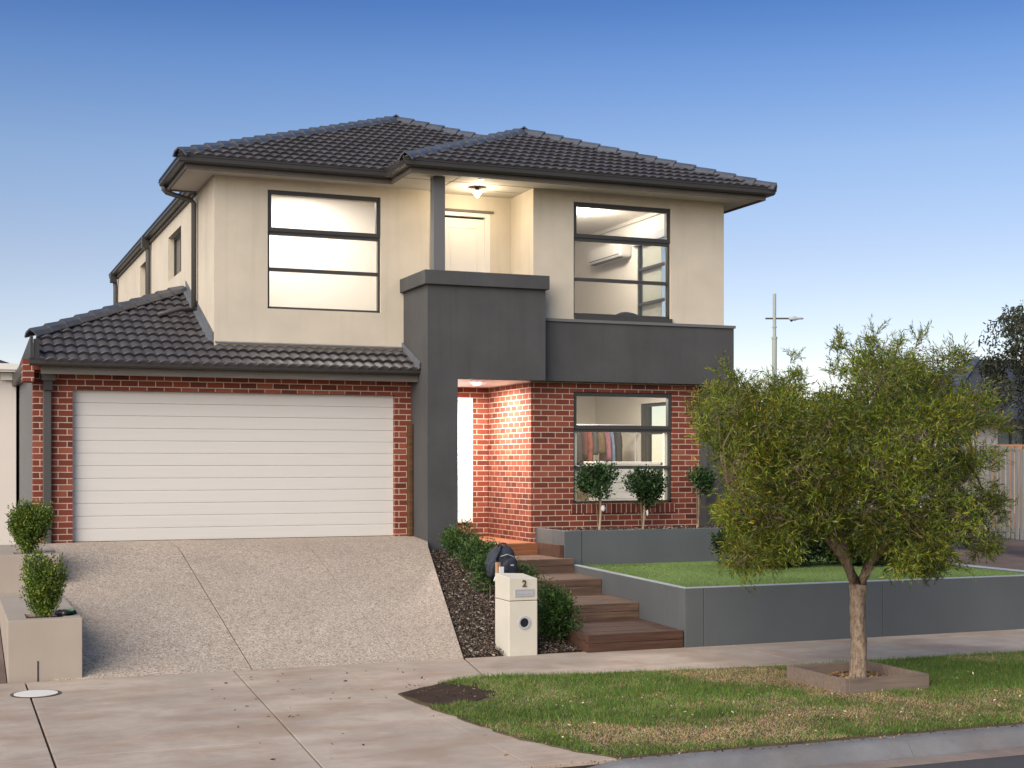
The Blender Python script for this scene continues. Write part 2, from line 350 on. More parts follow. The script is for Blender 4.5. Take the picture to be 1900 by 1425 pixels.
def np_mesh(name, V, nper, mat, parent=None, col=None):
    """V (N*nper,3): N separate polygons of nper verts"""
    off = np.array(WL.get(parent.name, Vector((0, 0, 0)))) if parent else np.zeros(3)
    V = np.asarray(V, dtype=np.float32).reshape(-1, 3) - off.astype(np.float32)
    nv = len(V); nf = nv // nper; me = bpy.data.meshes.new(name)
    me.vertices.add(nv); me.vertices.foreach_set("co", V.ravel()); me.loops.add(nv); me.loops.foreach_set("vertex_index", np.arange(nv, dtype=np.int32))
    me.polygons.add(nf); me.polygons.foreach_set("loop_start", np.arange(0, nv, nper, dtype=np.int32)); me.polygons.foreach_set("loop_total", np.full(nf, nper, dtype=np.int32))
    if col is not None:
        ca = me.color_attributes.new("Col", 'FLOAT_COLOR', 'POINT'); c = np.ones((nv, 4), dtype=np.float32); c[:, :3] = np.repeat(col, nper, axis=0); ca.data.foreach_set("color", c.ravel())
    me.update(calc_edges=True); me.validate(); o = bpy.data.objects.new(name, me); COL.objects.link(o); me.materials.append(M[mat] if isinstance(mat, str) else mat)
    if parent: o.parent = parent
    WL[o.name] = Vector(off); return o
def unit(a): return a / np.maximum(np.linalg.norm(a, axis=1, keepdims=True), 1e-9)
def leaf_quads(P, D, L, W, rng):
    n = len(P); D = unit(D); s = unit(np.cross(D, rng.normal(size=(n, 3)))); L = np.broadcast_to(L, n)[:, None]; W = np.broadcast_to(W, n)[:, None]
    up = np.cross(D, s) * L * .08
    return np.stack([P, P + D * L * .45 + s * W / 2 + up, P + D * L, P + D * L * .45 - s * W / 2 + up], axis=1).reshape(-1, 3)
def ellips(n, rng, shell=.5):
    d = unit(rng.normal(size=(n, 3))); r = rng.uniform(shell ** 3, 1, n) ** (1 / 3.); return d * r[:, None]

# ================================================================== SETTING
def struct(o): return tag(o, kind='structure')
struct(MB().box(-600, 600, -500, 1200, -.6, -.32).build('ground', 'earth'))
struct(MB().box(-60, 90, -6, 8.93, -.31, -.135).build('road', 'asphalt'))
# kerb and gutter tray
K0 = 4.62
kb = MB()
prof = [(9.40, 0.0), (9.27, -.002), (9.235, -.012), (9.21, -.03), (9.15, -.11), (9.13, -.122), (9.13, -.3), (9.40, -.3)]
xs = [K0 - .75, K0 - .35, K0, 7.07, 7.075, 9.6, 9.605, 12.2, 12.205, 60]
def kr(x, drop): return [(x, y, z if z < -.2 else -.118 + (z + .118) * (1 - drop)) for y, z in prof]
rings = [kr(xs[0], .96), kr(xs[1], .5)] + [kr(x, 0) for x in xs[2:]]
for a, b in zip(rings[:-1], rings[1:]):
    if abs(a[0][0] - b[0][0]) < .01: continue
    i = len(kb.v); kb.v += a + b; L = len(prof)
    kb.f += [(i + j, i + (j + 1) % L, i + L + (j + 1) % L, i + L + j) for j in range(L)]; kb.f += [tuple(range(i, i + L)), tuple(range(i + L, i + 2 * L))]
ko = struct(kb.build('kerb', 'kerb'))
struct(MB().box(-60, 60, 8.935, 9.128, -.3, -.124).build('gutter_tray', 'tray'))
# concrete slabs: crossover and footpath
def slab(mb, x0, x1, y0, y1, g=.004, top=0.): mb.box(x0 + g, x1 - g, y0 + g, y1 - g, -.12, top)
cx = MB()
for x0, x1 in ((-9, -5), (-5, -2.2), (-2.2, .73)):
    for y0, y1 in ((9.42, 11.0), (11.0, 13.3), (13.3, 14.9)): slab(cx, x0, x1, y0, y1, .005)
A = [(.73, 14.9), (.73, 13.3), (.73, 11.0), (.73, 9.42)]
def xb(y): return 2.51 + (y - 9.91) * .0613
for (y0, y1) in ((13.3, 14.9), (11.0, 13.3), (9.42, 11.0)):
    cx.prism([(.745, y0 + .005), (xb(y0) - .008, y0 + .005), (xb(y1) - .008, y1 - .005), (.745, y1 - .005)], -.12, 0.)
    cx.prism([(xb(y0) + .008, y0 + .003), (3.93, y0 + .003), (3.93, y1 - .003), (xb(y1) + .008, y1 - .003)], -.12, 0.)
cx.prism([(3.938, 13.303), (5.07, 13.303), (5.38, 14.9), (3.938, 14.9)], -.12, 0.)
cx.prism([(3.938, 11.003), (5.0, 11.003), (5.0, 13.297), (3.938, 13.297)], -.12, -.001); slab(cx, 3.935, 4.9, 9.42, 11.0, .003, -.001)
cx.prism([(-9, 9.13), (3.8, 9.13), (3.8, 9.417), (-9, 9.417)], -.2, [-.12, -.12, 0., 0.])
struct(cx.build('driveway_crossover', 'conc', bevel=.004))
fp = MB(); fp.prism([(5.095, 12.6), (7.0, 12.6), (7.0, 14.9), (5.405, 14.9), (5.095, 13.303)], -.12, 0.)
for x0, x1 in ((7.0, 8.75), (8.75, 10.5), (10.5, 12.25), (12.25, 14.), (14., 16.), (16, 18.), (18, 30)): slab(fp, x0, x1, 12.6, 14.9, .003)
struct(fp.build('footpath', 'conc', bevel=.004))
struct(MB().box(-9, 30, 9.42, 14.95, -.2, -.03).build('slab_bed', 'joint'))

# exposed aggregate driveway, two pours with a saw cut
ZT = 1.085
def dz(y): return max(0, (y - 14.92) / 4.58) * 1.03 if y < 19.5 else min(1.03 + (y - 19.5) * .062, ZT)
def dxr(y): return 5.39 + (y - 14.92) / (19.66 - 14.92) * (6.52 - 5.39) if y < 19.66 else 6.549
def jx(y): return 3.01 - .016 * (y - 15)
dr = MB(); ys = [14.905, 15.4, 15.9, 16.4, 16.9, 17.4, 17.9, 18.4, 18.9, 19.3, 19.66, 20.0, 20.35, 20.62]
def jx2(y): return 4.66 + .015 * (y - 15)
for y0, y1 in zip(ys[:-1], ys[1:]):
    for f0 in ((lambda y: 1.0, lambda y: jx(y) - .006), (lambda y: jx(y) + .006, lambda y: jx2(y) - .0025), (lambda y: jx2(y) + .0025, dxr)):
        z0, z1 = min(dz(y0), ZT), min(dz(y1), ZT)
        dr.prism([(f0[0](y0), y0), (f0[1](y0), y0), (f0[1](y1), y1), (f0[0](y1), y1)], -.15, [z0, z0, z1, z1])
struct(dr.build('driveway', 'agg'))
dj = MB()
for y0, y1 in zip(ys[:-1], ys[1:]): dj.prism([(jx(y0) - .0055, y0), (jx(y0) + .0055, y0), (jx(y1) + .0055, y1), (jx(y1) - .0055, y1)], -.1, [dz(y0) - .006] * 2 + [min(dz(y1), ZT) - .006] * 2)
struct(dj.build('driveway_joint', 'joint'))

# mulch bed between driveway and steps
mbb = MB()
def bz(y): return max(0., (y - 14.92) / (19.75 - 14.92)) * .93
yb_ = [14.905, 15.5, 16.4, 17.3, 18.2, 19.1, 19.75, 20.3]
def bxr(y): return 6.95 if y < 15 else 7.6
for y0, y1 in zip(yb_[:-1], yb_[1:]): mbb.prism([(dxr(y0) + .002, y0), (6.86 if y0 < 16 else 7.3, y0), (6.86 if y0 < 16 else 7.3, y1), (dxr(y1) + .002, y1)], -.12, [bz(y0) - .03] * 2 + [bz(y1) - .03] * 2)
struct(mbb.build('garden_bed_soil', 'soil'))
def chips(n, sampler, size, cols, name, label, cat, seed):
    rng = np.random.default_rng(seed); P = np.array([sampler(rng) for _ in range(n)]); D = rng.normal(size=(n, 3)) * [1, 1, .45]; L = rng.uniform(size * .5, size * 1.6, n)
    ci = rng.integers(0, len(cols), n); C = np.array(cols)[ci] * rng.uniform(.7, 1.25, (n, 1))
    o = np_mesh(name, leaf_quads(P - unit(D) * L[:, None] * .5, D, L, L * .45, rng), 4, 'blade', col=C); tag(o, label, cat, kind='stuff'); return o
def bed_s(rng):
    y = rng.uniform(14.93, 19.6); x = rng.uniform(dxr(y) + .02, 7.4 if y > 16.3 else 6.85); return (x, y, bz(y) - .01 + rng.uniform(0, .035))
MC = [(.075, .052, .04), (.11, .08, .058), (.16, .12, .088), (.04, .03, .025), (.065, .048, .04), (.09, .07, .055), (.21, .165, .125), (.05, .037, .03), (.34, .30, .26)]
chips(20000, bed_s, .03, MC, 'bark_mulch', 'brown bark mulch spread between the driveway edge and the steps', 'mulch', 3)

# lawn verge
LP = [(3.97, 12.80), (4.79, 13.40), (5.12, 13.47), (6.21, 13.24), (7.41, 13.12), (8.39, 13.0), (11.52, 12.92), (14., 12.87), (24, 12.85), (24, 9.41), (4.62, 9.41), (4.42, 9.75), (4.2, 10.48), (4.05, 11.64)]
def dense(poly, step=.12, amp=.03):
    out = []
    for k in range(len(poly)):
        a, b = Vector((*poly[k], 0)), Vector((*poly[(k + 1) % len(poly)], 0)); n = max(1, int((b - a).length / step)); n = min(n, 40)
        for i in range(n): p = a.lerp(b, i / n); j = amp if i else 0; out.append((p.x + random.uniform(-j, j), p.y + random.uniform(-j, j)))
    return out
struct(MB().prism(dense(LP), -.1, .012).build('lawn_soil', 'lawnsoil'))
LPn = np.array(LP)
def inpoly(x, y, P):
    c = np.zeros(len(x), bool); n = len(P)
    for i in range(n):
        x1, y1 = P[i]; x2, y2 = P[(i + 1) % n]; k = ((y1 > y) != (y2 > y)) & (x < (x2 - x1) * (y - y1) / (y2 - y1 + 1e-12) + x1); c ^= k
    return c
class VN:   # small value noise for patches
    def __init__(s, seed): s.g = np.random.default_rng(seed).random((256, 256))
    def __call__(s, x, y, f):
        x = x * f + 50; y = y * f + 50; xi = np.floor(x).astype(int); yi = np.floor(y).astype(int); a = x - xi; b = y - yi; a = a * a * (3 - 2 * a); b = b * b * (3 - 2 * b); g = lambda i, j: s.g[i % 256, j % 256]
        return (g(xi, yi) * (1 - a) + g(xi + 1, yi) * a) * (1 - b) + (g(xi, yi + 1) * (1 - a) + g(xi + 1, yi + 1) * a) * b
VA, VB, VC = VN(1), VN(2), VN(3)
def lawn(n, seed, x0, x1, y0, y1):
    rng = np.random.default_rng(seed); x = rng.uniform(x0, x1, n); y = rng.uniform(y0, y1, n)
    x2 = x + rng.normal(0, .02, n); k = inpoly(x2, y, LP); x, y = x[k], y[k]; n = len(x)
    # bare corner, tree box, dry patches
    bare = np.hypot((x - 4.25) / .55, (y - 12.62) / .62) < 1 + .35 * (VA(x, y, 6) - .5)
    box = (x > TBX0) & (x < TBX1) & (y > TBY0) & (y < TBY1)
    dry = 2.2 * np.exp(-(((x - 7.65) / .6) ** 2 + ((y - 12.35) / .62) ** 2)) + 1.2 * np.exp(-(((x - 7.9) / .35) ** 2 + ((y - 11.3) / .5) ** 2)) + .75 * np.exp(-(((y - 9.95) / .5) ** 2)) * (x > 4.6) + .6 * np.exp(-(((x - 7.6) / 1.9) ** 2 + ((y - 10.6) / .45) ** 2)) + .45 * np.exp(-(((x - 4.35) / .35) ** 2 + ((y - 11.5) / .5) ** 2)) + .45 * np.exp(-(((x - 10.8) / .8) ** 2 + ((y - 12.75) / .25) ** 2))
    m = VB(x, y, 1.6) * .5 + VA(x, y, 5) * .3 + VC(x, y, 13) * .2; dry = dry + (m - .46) * 1.9
    thin = np.clip(dry * .75, 0, .8) * .45
    k = ~bare & ~box & (rng.random(n) > thin * .8); x, y, dry, m = x[k], y[k], dry[k], m[k]; n = len(x)
    isdry = rng.random(n) < np.clip(dry, .05, .93)
    H = rng.uniform(.02, .052, n) * np.where(isdry, .6, 1.1) * (.7 + .6 * VA(x, y, 3)); W = rng.uniform(.003, .0065, n)
    D = np.stack([rng.normal(0, .42, n), rng.normal(0, .42, n), np.ones(n)], 1); D[isdry] *= [1.9, 1.9, 1]
    g = np.stack([rng.uniform(.045, .12, n), rng.uniform(.10, .19, n), rng.uniform(.014, .038, n)], 1) * (.45 + 1.1 * m)[:, None]
    g2 = np.stack([rng.uniform(.14, .22, n), rng.uniform(.2, .28, n), rng.uniform(.04, .07, n)], 1)
    pick = rng.random(n) < .2; g[pick] = g2[pick]
    d = np.stack([rng.uniform(.20, .40, n), rng.uniform(.15, .30, n), rng.uniform(.07, .17, n)], 1) * (.85 + .75 * m)[:, None]
    C = np.where(isdry[:, None], d, g); P = np.stack([x, y, np.full(n, .010)], 1)
    D = unit(D); s = unit(np.cross(D, np.stack([rng.normal(size=n), rng.normal(size=n), np.zeros(n)], 1))) * W[:, None] / 2
    tip = P + D * H[:, None]; return np.stack([P - s, P + s, tip], 1).reshape(-1, 3), C
TBX0, TBX1, TBY0, TBY1 = 7.85, 8.82, 11.16, 12.16
g1, c1 = lawn(300000, 11, 3.7, 12.6, 9.38, 13.55); g2_, c2_ = lawn(30000, 12, 12.6, 18, 9.4, 13)
tag(np_mesh('grass', np.concatenate([g1, g2_]), 3, 'blade', col=np.concatenate([c1, c2_])), 'patchy green and dry grass on the verge beside the kerb', 'grass', kind='stuff')
def lit_s(rng):
    while True:
        x, y = rng.uniform(4.4, 12), rng.uniform(9.45, 12.8)
        if rng.random() < .25 + .7 * math.exp(-((y - 10.3) / .9) ** 2): return (x, y, .03 + rng.uniform(0, .03))
chips(330, lit_s, .024, [(.5, .42, .28), (.6, .52, .38), (.4, .3, .18)], 'fallen_leaves', 'pale dry leaves scattered over the verge grass', 'leaf litter', 5)
def crumb_s(rng):
    if rng.random() < .2: return (rng.uniform(4.1, 4.8), rng.uniform(12.3, 13.2), .02)
    return (rng.uniform(4.0, 12), 9.38 + rng.uniform(-.08, .05), .004)
chips(420, crumb_s, .022, [(.12, .08, .05), (.3, .2, .12), (.05, .035, .025)], 'soil_crumbs', 'crumbs of soil and twigs on the bare corner of the verge', 'debris', 6)
chips(60, lambda r: (r.uniform(2.2, 4.6), r.uniform(9.8, 14.5), .004), .04, [(.08, .05, .03), (.25, .17, .1)], 'path_litter', 'small brown leaves lying on the concrete crossover', 'leaf litter', 61)

struct(MB().prism(dense([(3.99, 12.79), (4.5, 13.17), (4.86, 13.38), (4.95, 12.9), (4.78, 12.35), (4.45, 12.1), (4.12, 12.02), (4.02, 12.3)], .1, .03), -.08, .017).build('bare_soil', 'soil'))
# turf yard and side ground
XR = 13.68
struct(MB().prism([(8.25, 14.95), (XR - .02, 14.95), (XR - .02, 19.9), (12, 19.9), (12, 18.94), (8.5, 18.94)], .3, .685).build('artificial_turf', 'turf'))
_rng = np.random.default_rng(77); _n = 90000; _x = _rng.uniform(8.2, XR - .03, _n); _y = _rng.uniform(14.96, 18.9, _n); _k = _x > 8.32 + (_y - 14.78) * .0915; _x, _y = _x[_k], _y[_k]; _n = len(_x)
_P = np.stack([_x, _y, np.full(_n, .684)], 1); _D = unit(np.stack([_rng.normal(0, .5, _n), _rng.normal(0, .5, _n), np.ones(_n)], 1)); _s = unit(np.cross(_D, _rng.normal(size=(_n, 3)))) * .0035; _t = _P + _D * _rng.uniform(.008, .018, _n)[:, None]
_C = np.stack([_rng.uniform(.09, .17, _n), _rng.uniform(.135, .235, _n), _rng.uniform(.04, .08, _n)], 1) * (.75 + .5 * VB(_x, _y, 1.3))[:, None]
tag(np_mesh('turf_pile', np.stack([_P - _s, _P + _s, _t], 1).reshape(-1, 3), 3, 'blade', col=_C), 'short green pile of the artificial lawn', 'turf', kind='stuff')
struct(MB().prism([(XR + .13, 14.9), (60, 14.9), (60, 60), (XR + .13, 60)], -.3, [0.02, .02, .9, .9]).build('side_road', 'sideroad'))
struct(MB().prism([(-40, 14.92), (.56, 14.92), (.56, 20.4), (-40, 20.4)], -.3, [0., 0., .9, .9]).build('neighbour_ground', 'sideroad'))

# ================================================================== HOUSE
H = empty('brick_house', (6.5, 19.67, 0), 'two storey house of red brick, cream render and charcoal portal with dark tiled roofs', 'house')
def P(mb, name, mat, parent=H, **k): return mb.build(name, mat, parent, **k)
ZG, ZS = 3.56, 6.42
# --- ground floor walls
P(grid_wall(MB(), 'y', 20.46, 20.68, 1.11, 6.549, .85, 3.46, [(1.63, 6.3, .85, 3.21)]), 'brick_wall', 'brick')
P(MB().box(.965, 1.109, 20.2, 20.68, 3.30, 3.60).box(1.11, 1.20, 20.2, 20.459, 3.46, 3.60), 'brick_corbel', 'brick')
P(MB().box(1.115, 1.3, 20.681, 27, .6, 3.5), 'side_wall', 'post')
P(grid_wall(MB(), 'y', 20.05, 20.25, 8.35, 11.30, .9, 3.45, [(9.07, 10.81, 1.56, 3.30)]), 'brick_wall', 'brick')
P(MB().box(9.03, 10.85, 20.035, 20.06, 1.405, 1.548), 'brick_sill', 'brick_soldier')
P(MB().box(8.35, 8.55, 20.252, 22.09, .9, 3.45), 'brick_wall', 'brick')
P(grid_wall(MB(), 'y', 21.92, 22.09, 7.021, 8.349, .9, 3.45, [(7.15, 8.09, .97 + .23, 3.27)]), 'brick_wall', 'brick')
# --- charcoal portal, band and corner pier
pm = grid_wall(MB(), 'y', 19.67, 19.86, 6.551, 8.43, .3, 4.81, [(7.02, 8.43, .3, 3.441)])
grid_wall(pm, 'x', 6.551, 6.75, 19.8605, 22.09, .3, 4.81, [(20.845, 22.09, 3.441, 4.81)])
pm.box(6.7505, 7.02, 19.8605, 22.09, .3, 3.44).box(8.27, 8.43, 19.861, 20.046, 3.441, 4.81)
portal = P(pm, 'entry_portal', 'dark')
P(MB().box(6.49, 8.475, 19.61, 19.90, 4.811, 5.02).box(6.49, 6.80, 19.901, 20.848, 4.811, 5.02).box(8.21, 8.475, 19.901, 20.047, 4.811, 5.02), 'portal_coping', 'dark', portal, bevel=.008)
bandp = P(MB().box(8.432, 11.82, 19.85, 20.047, 3.445, 4.36), 'rendered_band', 'dark', bevel=.006)
P(MB().box(8.48, 11.84, 19.825, 20.047, 4.361, 4.405), 'band_capping', 'post', bandp)
P(MB().box(11.301, 11.82, 19.85, 20.25, .3, 3.444), 'corner_pier', 'dark', bevel=.006)
P(grid_wall(MB(), 'x', 11.62, 11.815, 20.252, 33.4, .2, 4.36, [(20.75, 22.7, 1.7, 3.25)]), 'side_wall', 'dark')
P(MB().box(7.021, 8.349, 19.861, 21.919, 3.441, 3.47), 'porch_ceiling', 'whitecold')
P(MB().box(6.76, 8.38, 19.87, 20.97, 3.75, 4.0), 'balcony_floor', 'soffit')
# --- first floor walls
P(grid_wall(MB(), 'y', 20.85, 21.03, 3.65, 6.97, 3.4, ZS, [(4.44, 6.19, 4.49, 6.26)]), 'rendered_wall', 'cream')
P(grid_wall(MB(), 'x', 3.65, 3.83, 21.031, 33.4, 3.2, 6.56, [(23.99, 25.48, 5.40, 6.17), (27.98, 29.37, 5.35, 6.17)]), 'rendered_wall', 'cream')
P(grid_wall(MB(), 'y', 20.98, 21.1, 6.971, 8.388, 3.95, ZS, [(7.16, 8.04, 4.02, 6.15)]), 'rendered_wall', 'cream')
P(MB().box(8.389, 8.52, 20.231, 21.1, 3.95, ZS), 'rendered_wall', 'cream')
P(grid_wall(MB(), 'y', 20.05, 20.23, 8.389, 11.75, 4.2, ZS, [(9.07, 10.78, 4.45, 6.26)]), 'rendered_wall', 'cream')
P(grid_wall(MB(), 'x', 11.57, 11.75, 20.231, 33.4, 4.361, ZS, [(20.75, 22.7, 4.6, 6.16)]), 'rendered_wall', 'cream')
P(MB().box(3.651, 11.56, 33.2, 33.39, .2, 6.4), 'rear_wall', 'cream')
P(MB().box(1.301, 3.64, 26.8, 27, .2, 3.5), 'rear_wall', 'cream')

# --- windows
def frame_bars(mb, x0, x1, z0, z1, w, y0, y1):
    mb.box(x0, x0 + w, y0, y1, z0, z1).box(x1 - w, x1, y0, y1, z0, z1).box(x0 + w, x1 - w, y0, y1, z1 - w, z1).box(x0 + w, x1 - w, y0, y1, z0, z0 + w); return mb
def front_window(x0, x1, z0, z1, zt, zm, Y, name='window'):
    fr = MB().box(x0, x0 + .035, Y + .05, Y + .12, z0, zt).box(x1 - .035, x1, Y + .05, Y + .12, z0, zt).box(x0, x1, Y + .05, Y + .12, z0 - .0, z0 + .035)
    fr.box(x0 + .035, x1 - .035, Y + .045, Y + .12, zm - .026, zm + .026).box(x0, x1, Y + .05, Y + .12, zt, zt + .045)
    f = P(fr, name, 'frame', bevel=.003)
    s_ = frame_bars(MB(), x0, x1, zt + .0455, z1, .062, Y + .03, Y + .115); P(s_, 'awning_sash', 'frame', f, bevel=.004)
    for a, b in ((z0 + .035, zm - .026), (zm + .026, zt)): P(MB().box(x0 + .03, x1 - .03, Y + .085, Y + .091, a - .004, b + .004), 'pane', 'glass', f)
    P(MB().box(x0 + .055, x1 - .055, Y + .075, Y + .081, zt + .1, z1 - .055), 'pane', 'glass', f)
    return f
wA = front_window(4.442, 6.188, 4.492, 6.258, 5.60, 5.085, 20.85)
wB = front_window(9.072, 10.778, 4.50, 6.258, 5.665, 5.065, 20.05)
P(MB().obox(((9.07 + 10.78) / 2, 20.06, 4.455), (1.705, .13, .07)), 'sill', 'frame', wB)
wC = front_window(9.072, 10.808, 1.562, 3.298, 2.675, 2.12, 20.05)
for x_ in (9.11, 10.71): P(MB().box(x_, x_ + .055, 20.145, 20.2, 1.6, 2.67), 'reveal_lining', 'white', wC)
for o_, l_ in ((wA, 'window beneath the left roof peak'), (wB, 'first floor window right of the balcony'), (wC, 'ground floor window in the brick wall')): o_['label'] = l_
for y0, y1, z0, z1 in ((23.99, 25.48, 5.40, 6.17), (27.98, 29.37, 5.35, 6.17)):
    mb = MB(); X = 3.65 + .10
    mb.box(X, X + .05, y0, y0 + .06, z0, z1).box(X, X + .05, y1 - .06, y1, z0, z1).box(X, X + .05, y0 + .06, y1 - .06, z0, z0 + .05).box(X, X + .05, y0 + .06, y1 - .06, z1 - .05, z1).box(X, X + .05, (y0 + y1) / 2 - .025, (y0 + y1) / 2 + .025, z0 + .05, z1 - .05)
    f = P(mb, 'window', 'frame'); P(MB().box(X + .02, X + .03, y0 + .05, y1 - .05, z0 + .04, z1 - .04), 'pane', 'darkglass', f)
for z0, z1, zt, zm, xw in ((4.6, 6.16, 5.62, 5.0, 11.525), (1.7, 3.25, 2.7, 2.15, 11.68)):
    mb = MB(); y0, y1 = 20.752, 22.698
    mb.box(xw, xw + .06, y0, y0 + .05, z0 + .002, z1 - .002).box(xw, xw + .06, y1 - .05, y1, z0 + .002, z1 - .002)
    for z in (z0 + .002, zm, zt, z1 - .052): mb.box(xw, xw + .06, y0 + .05, y1 - .05, z, z + .05)
    f = P(mb, 'window', 'frame'); P(MB().box(xw + .03, xw + .036, y0 + .04, y1 - .04, z0 + .04, z1 - .04), 'pane', 'glass', f)
# side screens beyond the side windows (blind and pelmet inside)
P(MB().box(11.44, 11.52, 20.7, 22.8, 6.08, 6.22), 'pelmet', 'alu')
P(MB().box(11.60, 11.607, 21.92, 22.64, 4.66, 6.10), 'blind', 'interior')
# --- rooms (plaster linings)
def room(x0, x1, y0, y1, z0, z1, front, right=None):
    mb = MB(); t_ = .02
    grid_wall(mb, 'y', y0, y0 + t_, x0, x1, z0, z1, [front]); grid_wall(mb, 'x', x1 - t_, x1, y0 + t_ + .001, y1, z0, z1, [right] if right else [])
    mb.box(x0 + .001, x1 - t_ - .001, y1 - t_, y1, z0, z1).box(x0, x0 + t_, y0 + t_ + .001, y1 - t_ - .001, z0, z1)
    mb.box(x0, x1, y0, y1, z1 + .001, z1 + .03)
    # cornice
    mb.obox((x1 - .05, (y0 + y1) / 2, z1 - .05), (.10, y1 - y0 - .1, .012), 0, 0, R(-45)); mb.obox(((x0 + x1) / 2, y1 - .05, z1 - .05), (x1 - x0 - .1, .012, .10), 0, R(-45))
    r = P(mb, 'room_lining', 'interior'); P(MB().box(x0 - .01, x1 + .01, y0 + .001, y1, z0 - .04, z0 - .001), 'room_floor', 'floor_in'); return r
room(3.84, 6.95, 21.04, 23.3, 3.95, 6.72, (4.44, 6.19, 4.49, 6.26))
room(8.53, 11.56, 20.24, 25.6, 3.85, 6.60, (9.07, 10.78, 4.45, 6.26), (20.75, 22.7, 4.6, 6.16))
room(8.57, 11.60, 20.26, 24.6, 1.0, 3.60, (9.07, 10.81, 1.56, 3.30), (20.75, 22.7, 1.7, 3.25))
P(MB().box(10.95, 11.5, 23.4, 24.3, 5.5, 6.2), 'bulkhead', 'interior') if False else None
acm = MB().box(11.30, 11.538, 22.95, 24.3, 5.93, 6.22); ac = P(acm, 'air_conditioner', 'ac', bevel=.03)
P(MB().box(11.305, 11.40, 23.05, 24.2, 5.915, 5.929).box(11.292, 11.3, 23.0, 24.25, 5.97, 5.985), 'vent_louvre', 'frame', ac)
# --- doors
def panel_door(mb, x0, x1, y, z0, z1, panels, th=.045):
    mb.box(x0, x1, y, y + th, z0, z1)
    for a, b, c, d in panels:
        mb.box(a, b, y - .008, y, c, c + .02).box(a, b, y - .008, y, d - .02, d).box(a, a + .02, y - .008, y, c + .02, d - .02).box(b - .02, b, y - .008, y, c + .02, d - .02)
    return mb
bd = P(panel_door(MB(), 7.23, 7.95, 21.035, 4.03, 6.06, [(7.36, 7.82, 4.15, 5.93)]), 'balcony_door', 'white', bevel=.002)
P(MB().box(7.162, 7.228, 20.985, 21.09, 4.02, 6.148).box(7.952, 8.038, 20.985, 21.09, 4.02, 6.148).box(7.229, 7.951, 20.985, 21.09, 6.09, 6.148), 'door_frame', 'white', bd)
P(MB().box(7.10, 8.09, 20.955, 20.979, 6.152, 6.19), 'head_flashing', 'fascia', bd)
fd = P(panel_door(MB(), 7.2, 8.03, 21.99, 1.24, 3.22, [(7.32, 7.9, 1.4, 2.0), (7.32, 7.9, 2.2, 2.45), (7.32, 7.9, 2.6, 3.05)]), 'front_door', 'whitecold', bevel=.002)
P(MB().box(7.152, 7.198, 21.925, 22.05, 1.202, 3.268).box(8.032, 8.088, 21.925, 22.05, 1.202, 3.268).box(7.199, 8.031, 21.925, 22.05, 3.222, 3.268).box(7.199, 8.031, 21.9, 22.05, 1.202, 1.236), 'door_frame', 'whitecold', fd)
gm = MB(); npan = 12; hh = (3.21 - 1.088) / npan
for k in range(npan):
    z0 = 1.088 + k * hh; i = len(gm.v)
    pr = [(20.566, z0 + .0015), (20.561, z0 + .006), (20.560, z0 + .03), (20.5603, z0 + hh / 2), (20.560, z0 + hh - .03), (20.561, z0 + hh - .005), (20.566, z0 + hh - .0005), (20.6, z0 + hh - .001), (20.6, z0 + .001)]
    for x in (1.632, 6.298): gm.v += [(x, a, b) for a, b in pr]
    n_ = len(pr); gm.f += [(i + j, i + (j + 1) % n_, i + n_ + (j + 1) % n_, i + n_ + j) for j in range(n_)]
gd = P(gm, 'garage_door', 'garage'); P(MB().box(1.632, 6.298, 20.57, 20.6, 1.075, 1.087), 'bottom_seal', 'black', gd)
P(MB().box(1.632, 6.298, 20.601, 20.62, 1.08, 3.22), 'door_backing', 'black', gd)
# balcony post and lamp
pp = P(MB().box(6.66, 6.84, 19.72, 19.88, 5.021, 6.419), 'balcony_post', 'post', bevel=.006); P(MB().box(6.61, 6.94, 19.69, 19.93, 6.395, 6.4195), 'post_cap_plate', 'post', pp) if False else None
lampy = (7.56, 20.30)
lp = P(MB().lathe((lampy[0], lampy[1], 6.33), [(.03, .088), (.03, .05), (.05, .045), (.11, .03), (.115, .022), (.03, .02)], 20), 'ceiling_light', 'fascia', smooth=False)
P(MB().lathe((lampy[0], lampy[1], 6.24), [(.01, .02), (.025, .03), (.032, .05), (.06, .08), (.075, .105), (.03, .108)], 20), 'lamp_glass', 'bulb', lp, smooth=True)
P(MB().lathe((7.38, 19.62, 6.395), [(.05, 0), (.055, .024)], 20), 'soffit_downlight', 'whitecold')
dl = P(MB().lathe((7.72, 20.75, 3.42), [(.06, 0), (.062, .02)], 20), 'porch_downlight', 'downlight')
P(MB().lathe((10.35, 22.4, 6.50), [(.02, 0), (.12, .02), (.15, .06), (.15, .098)], 20), 'room_light', 'opal', smooth=True)
def lamp(name, loc, power, color, size=.06, kind='POINT', parent=None):
    d = bpy.data.lights.new(name, kind); d.energy = power; d.color = color[:3]
    if kind == 'POINT': d.shadow_soft_size = size
    else: d.shape = 'DISK'; d.size = size
    if kind == 'AREA': d.size = size
    o = bpy.data.objects.new(name, d); COL.objects.link(o); o.location = loc; return o
WARM = (1, .84, .60); NEUT = (1, .88, .78)
lamp('balcony_lamp_light', (lampy[0], lampy[1], 6.20), 13, WARM, .07)
lamp('porch_lamp_light', (7.72, 20.85, 3.38), 82, (1, .84, .74), .12, 'AREA')
lamp('room_lamp_light', (10.35, 22.4, 6.42), 66, NEUT, .12)
lamp('bedroom_lamp_light', (5.4, 22.2, 6.66), 66, (1, .90, .85), 1.5, 'AREA')
lamp('lower_room_lamp_light', (9.9, 21.3, 3.56), 70, NEUT, .5, 'AREA')

